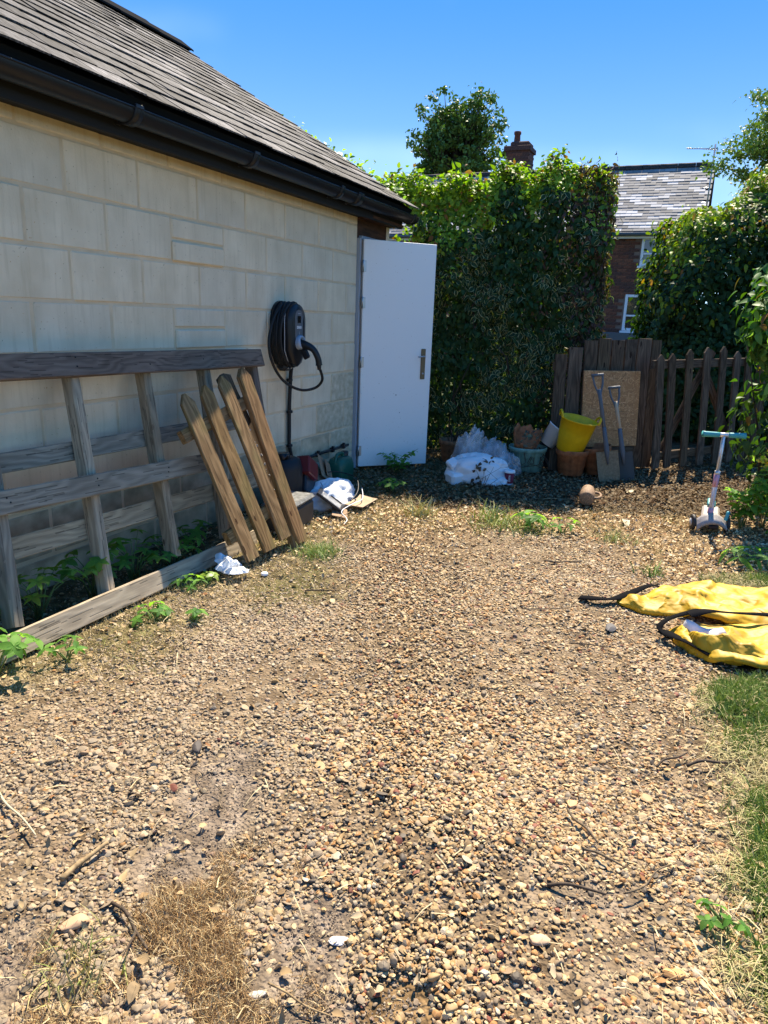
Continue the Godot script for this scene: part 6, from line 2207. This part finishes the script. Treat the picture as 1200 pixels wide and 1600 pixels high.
func build_bag() -> void:
	var t := thing("yellow_bulk_bag", "crumpled yellow plastic bulk bag with black straps lying on the right", "bag", Vector3.ZERO)
	obj("upper_sheet", cloth([Vector2(1.10, -3.07), Vector2(1.27, -3.16), Vector2(1.45, -3.28), Vector2(1.66, -3.34), Vector2(1.92, -3.27), Vector2(2.3, -3.2)],
		[Vector2(1.10, -3.05), Vector2(1.2, -2.96), Vector2(1.36, -2.93), Vector2(1.47, -2.84), Vector2(1.7, -2.8), Vector2(2.2, -2.78)], 0.05, 3, 0.04), M.yellow_bag, t)
	obj("lower_sheet", cloth([Vector2(1.20, -2.76), Vector2(1.34, -2.83), Vector2(1.5, -2.83), Vector2(1.68, -2.82), Vector2(1.9, -2.80), Vector2(2.25, -2.8)],
		[Vector2(1.22, -2.7), Vector2(1.25, -2.6), Vector2(1.29, -2.5), Vector2(1.40, -2.43), Vector2(1.6, -2.36), Vector2(2.0, -2.3)], 0.04, 9, 0.03), M.yellow_bag, t)
	obj("white_patch", cloth([Vector2(1.27, -2.77), Vector2(1.31, -2.78), Vector2(1.36, -2.77), Vector2(1.40, -2.74)],
		[Vector2(1.27, -2.74), Vector2(1.30, -2.68), Vector2(1.35, -2.66), Vector2(1.41, -2.63)], 0.07, 9, 0.0, 24, 12), M.white_plastic, t)
	obj("fold", cloth([Vector2(1.24, -2.71), Vector2(1.3, -2.68), Vector2(1.38, -2.62), Vector2(1.52, -2.56), Vector2(1.8, -2.5)],
		[Vector2(1.25, -2.64), Vector2(1.28, -2.55), Vector2(1.35, -2.49), Vector2(1.5, -2.43), Vector2(1.78, -2.37)], 0.06, 14, 0.02, 90, 40), M.yellow_bag, t)
	var y := 0.02
	obj("strap", strap_mesh([Vector3(0.93, y, -3.10), Vector3(1.0, y + 0.012, -3.06), Vector3(1.08, y + 0.01, -3.07), Vector3(1.16, y + 0.02, -3.11), Vector3(1.28, y + 0.035, -3.19), Vector3(1.36, y + 0.01, -3.25)], 0.04), M.strap, t)
	obj("strap", strap_mesh([Vector3(1.19, y, -2.70), Vector3(1.175, y + 0.02, -2.75), Vector3(1.25, y + 0.045, -2.80), Vector3(1.38, y + 0.065, -2.83), Vector3(1.5, y + 0.065, -2.82), Vector3(1.7, y + 0.065, -2.81), Vector3(2.1, y + 0.06, -2.79)], 0.026), M.strap, t)
	obj("strap", strap_mesh([Vector3(1.18, y + 0.005, -2.74), Vector3(1.21, y + 0.01, -2.68), Vector3(1.26, y + 0.012, -2.6), Vector3(1.30, y + 0.01, -2.53)], 0.045), M.strap, t)
	obj("strap_end", strap_mesh([Vector3(1.29, 0.1, -2.75), Vector3(1.34, 0.112, -2.755), Vector3(1.39, 0.11, -2.77)], 0.05), M.strap, t)

# ---------------------------------------------------------------- twigs and bigger stones on the gravel
func build_ground_bits() -> void:
	for q in [["orange-brown broken stick lying on the gravel at the left", -0.665, -1.37, 1.05, 0.13, 0.011, 2],
			["dark stick lying across the dry grass patch at the bottom left", -0.50, -1.2, -0.75, 0.17, 0.007, 0],
			["pale straw stalk lying on the gravel at the left edge", -0.90, -1.52, -0.7, 0.24, 0.005, 3],
			["thin pale stick at the bottom of the frame near the centre", -0.13, -1.05, -0.5, 0.14, 0.004, 2],
			["grey twig standing slightly proud on the gravel right of centre", 0.545, -1.56, -1.2, 0.13, 0.006, 1],
			["grey-brown twig lying diagonally on the gravel towards the right", 0.565, -1.45, -0.6, 0.1, 0.006, 1],
			["dark twig lying crosswise on the gravel in the lower right", 0.475, -1.345, -0.22, 0.13, 0.007, 0],
			["thick dark twig beside the grass verge on the right", 1.0, -1.84, 0.1, 0.15, 0.008, 0],
			["thin dark twig touching the thick twig by the verge", 0.89, -1.86, 0.55, 0.13, 0.006, 0],
			["small bent dark twig near the green grass tuft", -0.29, -3.13, 0.1, 0.14, 0.006, 0],
			["upright-lying pale twig in the dry grass in the middle distance", 0.18, -4.02, 1.45, 0.32, 0.007, 2],
			["dark straight twig on the leaf litter beyond the yellow bag", 0.98, -3.64, 0.0, 0.2, 0.007, 0],
			["thin twig lying on the gravel left of the yellow bag", 0.75, -2.95, 0.05, 0.22, 0.004, 1],
			["short dark twig on the gravel below the yellow bag's strap", 0.86, -2.62, -0.2, 0.18, 0.004, 0],
			["short twig on the bare soil left of centre", -0.41, -1.62, 1.9, 0.09, 0.004, 1],
			["long thin twig on the gravel in the lower right by the straw", 0.66, -1.38, 0.55, 0.18, 0.004, 1],
			["forked dry twig on the leaf litter in front of the clay jug", 1.30, -5.08, 0.1, 0.3, 0.006, 2],
			["dry twig leaning up beside the clay jug", 1.50, -5.25, 1.9, 0.28, 0.005, 1]]:
		var y := gh(q[1], q[2]) + 0.016
		var t := thing("twig", q[0], "twig", Vector3(q[1], y, q[2]), q[3])
		var st := ST(true)
		var l: float = q[4]
		var r: float = q[5] * 0.62
		var pts := [Vector3(-l / 2, R(-0.004, 0.004), 0), Vector3(-l * 0.2, R(0, 0.01), R(-0.01, 0.01)), Vector3(l * 0.15, R(0, 0.01), R(-0.012, 0.012)), Vector3(l / 2, R(-0.002, 0.012), R(-0.01, 0.01))]
		tube(st, curve(pts, 4), [r, r * 1.05, r * 0.95, r, r * 0.92, r * 0.95, r * 0.85, r * 0.86, r * 0.8, r * 0.78, r * 0.72, r * 0.7, r * 0.55], 8)
		if l > 0.16 and r > 0.004:
			tube(st, [pts[2], pts[2] + Vector3(0.03, 0.012, 0.03), pts[2] + Vector3(0.05, 0.015, 0.055)], [r * 0.6, r * 0.45, r * 0.2], 6)
		obj("stick", mesh_of(st), M.twig[q[6]], t)
	for q in [["round white pebble on the bare soil near the bottom centre", -0.06, -1.2, 0.013, Color(0.6, 0.58, 0.55)],
			["large orange-brown stone by the dry grass at the left", -0.62, -1.2, 0.02, Color(0.42, 0.27, 0.16)],
			["pale stone just left of the bottom centre twig", -0.21, -1.07, 0.012, Color(0.5, 0.46, 0.38)],
			["flat dark stone on the gravel at left of centre", -0.53, -1.83, 0.018, Color(0.06, 0.05, 0.045)],
			["large grey flint at the left of the yellow bag's strap", 0.99, -2.80, 0.025, Color(0.085, 0.08, 0.08)],
			["rounded tan pebble in the lower right gravel", 0.36, -1.2, 0.016, Color(0.48, 0.33, 0.2)],
			["flat orange stone in the lower right gravel", 0.62, -1.14, 0.015, Color(0.52, 0.28, 0.1)],
			["large pale orange stone right of centre in the gravel", 0.545, -1.66, 0.017, Color(0.5, 0.3, 0.14)]]:
		var t := thing("large_stone", q[0], "stone", Vector3(q[1], gh(q[1], q[2]) + q[3] * 0.5, q[2]), R(0, 6))
		obj("stone", pebble(40 + int(q[3] * 1000), 0.6), mat((q[4] as Color).linear_to_srgb(), 0.7), t, Transform3D(Basis.from_scale(Vector3.ONE * q[3] * 0.8), Vector3.ZERO))
	# curled dead leaves big enough to see one by one
	var lf := leaf_mesh(1, 0.6, 0.35, 0.3, Color.WHITE, null, 0.12, 6)
	for q in [["pale curled dead leaf on the dry grass at the bottom left", -0.43, -1.1], ["second pale dead leaf lower in the dry grass patch", -0.44, -1.06], ["tan dead leaf standing out on the litter left of the scooter", 1.6, -4.55], ["pale dead leaf on the litter beside the gate", 1.95, -5.4]]:
		var t := thing("dead_leaf", q[0], "dead leaf", Vector3(q[1], gh(q[1], q[2]) + 0.025, q[2]), R(0, 6))
		obj("leaf", lf, M.twig[3] if q[2] < -4 else M.twig[2], t, Transform3D(leaf_basis(Vector3(0.2, 1, 0.1), Vector3(0, 0, 1), 0.038 if q[2] > -2 else 0.09), Vector3.ZERO))

func more_materials() -> void:
	M.litter_dark = mat(lin(0.05, 0.035, 0.022), 0.95)
	M.holly_dry = mat(lin(0.11, 0.13, 0.07), 0.6)
	M.jug = mat(lin(0.46, 0.27, 0.15), 0.75, {"tex": M.fine, "scale": 9.0})
	M.jug.albedo_color = lin(1.0, 0.62, 0.36)
	M.blade_rusty = mat(lin(0.3, 0.225, 0.145), 0.7, {"tex": M.paint_peeling.albedo_texture, "scale": 5.0})
	M.blade_dark = mat(lin(0.06, 0.058, 0.055), 0.5, {"metal": 0.3})
	M.shaft_grey = mat(lin(0.11, 0.115, 0.125), 0.6)
	M.shaft_wood = mat(lin(0.46, 0.33, 0.21), 0.65)
	M.scooter_cover = mat(lin(0.4, 0.37, 0.385), 0.55, {"tex": M.paint_peeling.albedo_texture, "scale": 9.0})
	M.scooter_alu = mat(lin(0.6, 0.6, 0.61), 0.35, {"metal": 0.6})
	M.scooter_wheel = mat(lin(0.03, 0.028, 0.027), 0.6)

func _ready() -> void:
	rng.seed = 20240613
	noise_a.seed = 7
	noise_a.frequency = 0.05
	noise_a.fractal_octaves = 3
	noise_b.seed = 17
	noise_b.frequency = 0.05
	noise_b.fractal_octaves = 2
	camera_and_light()
	make_materials()
	more_materials()
	build_ground()
	build_garage()
	build_house()
	build_trees()
	build_right_hedge()
	build_holly_hedge()
	build_right_bush()
	build_boards_and_gate()
	build_timber()
	build_charger()
	build_wall_heap()
	build_clutter()
	build_scooter()
	build_bag()
	build_plants()
	build_gravel()
	build_litter()
	build_grass()
	build_ground_bits()
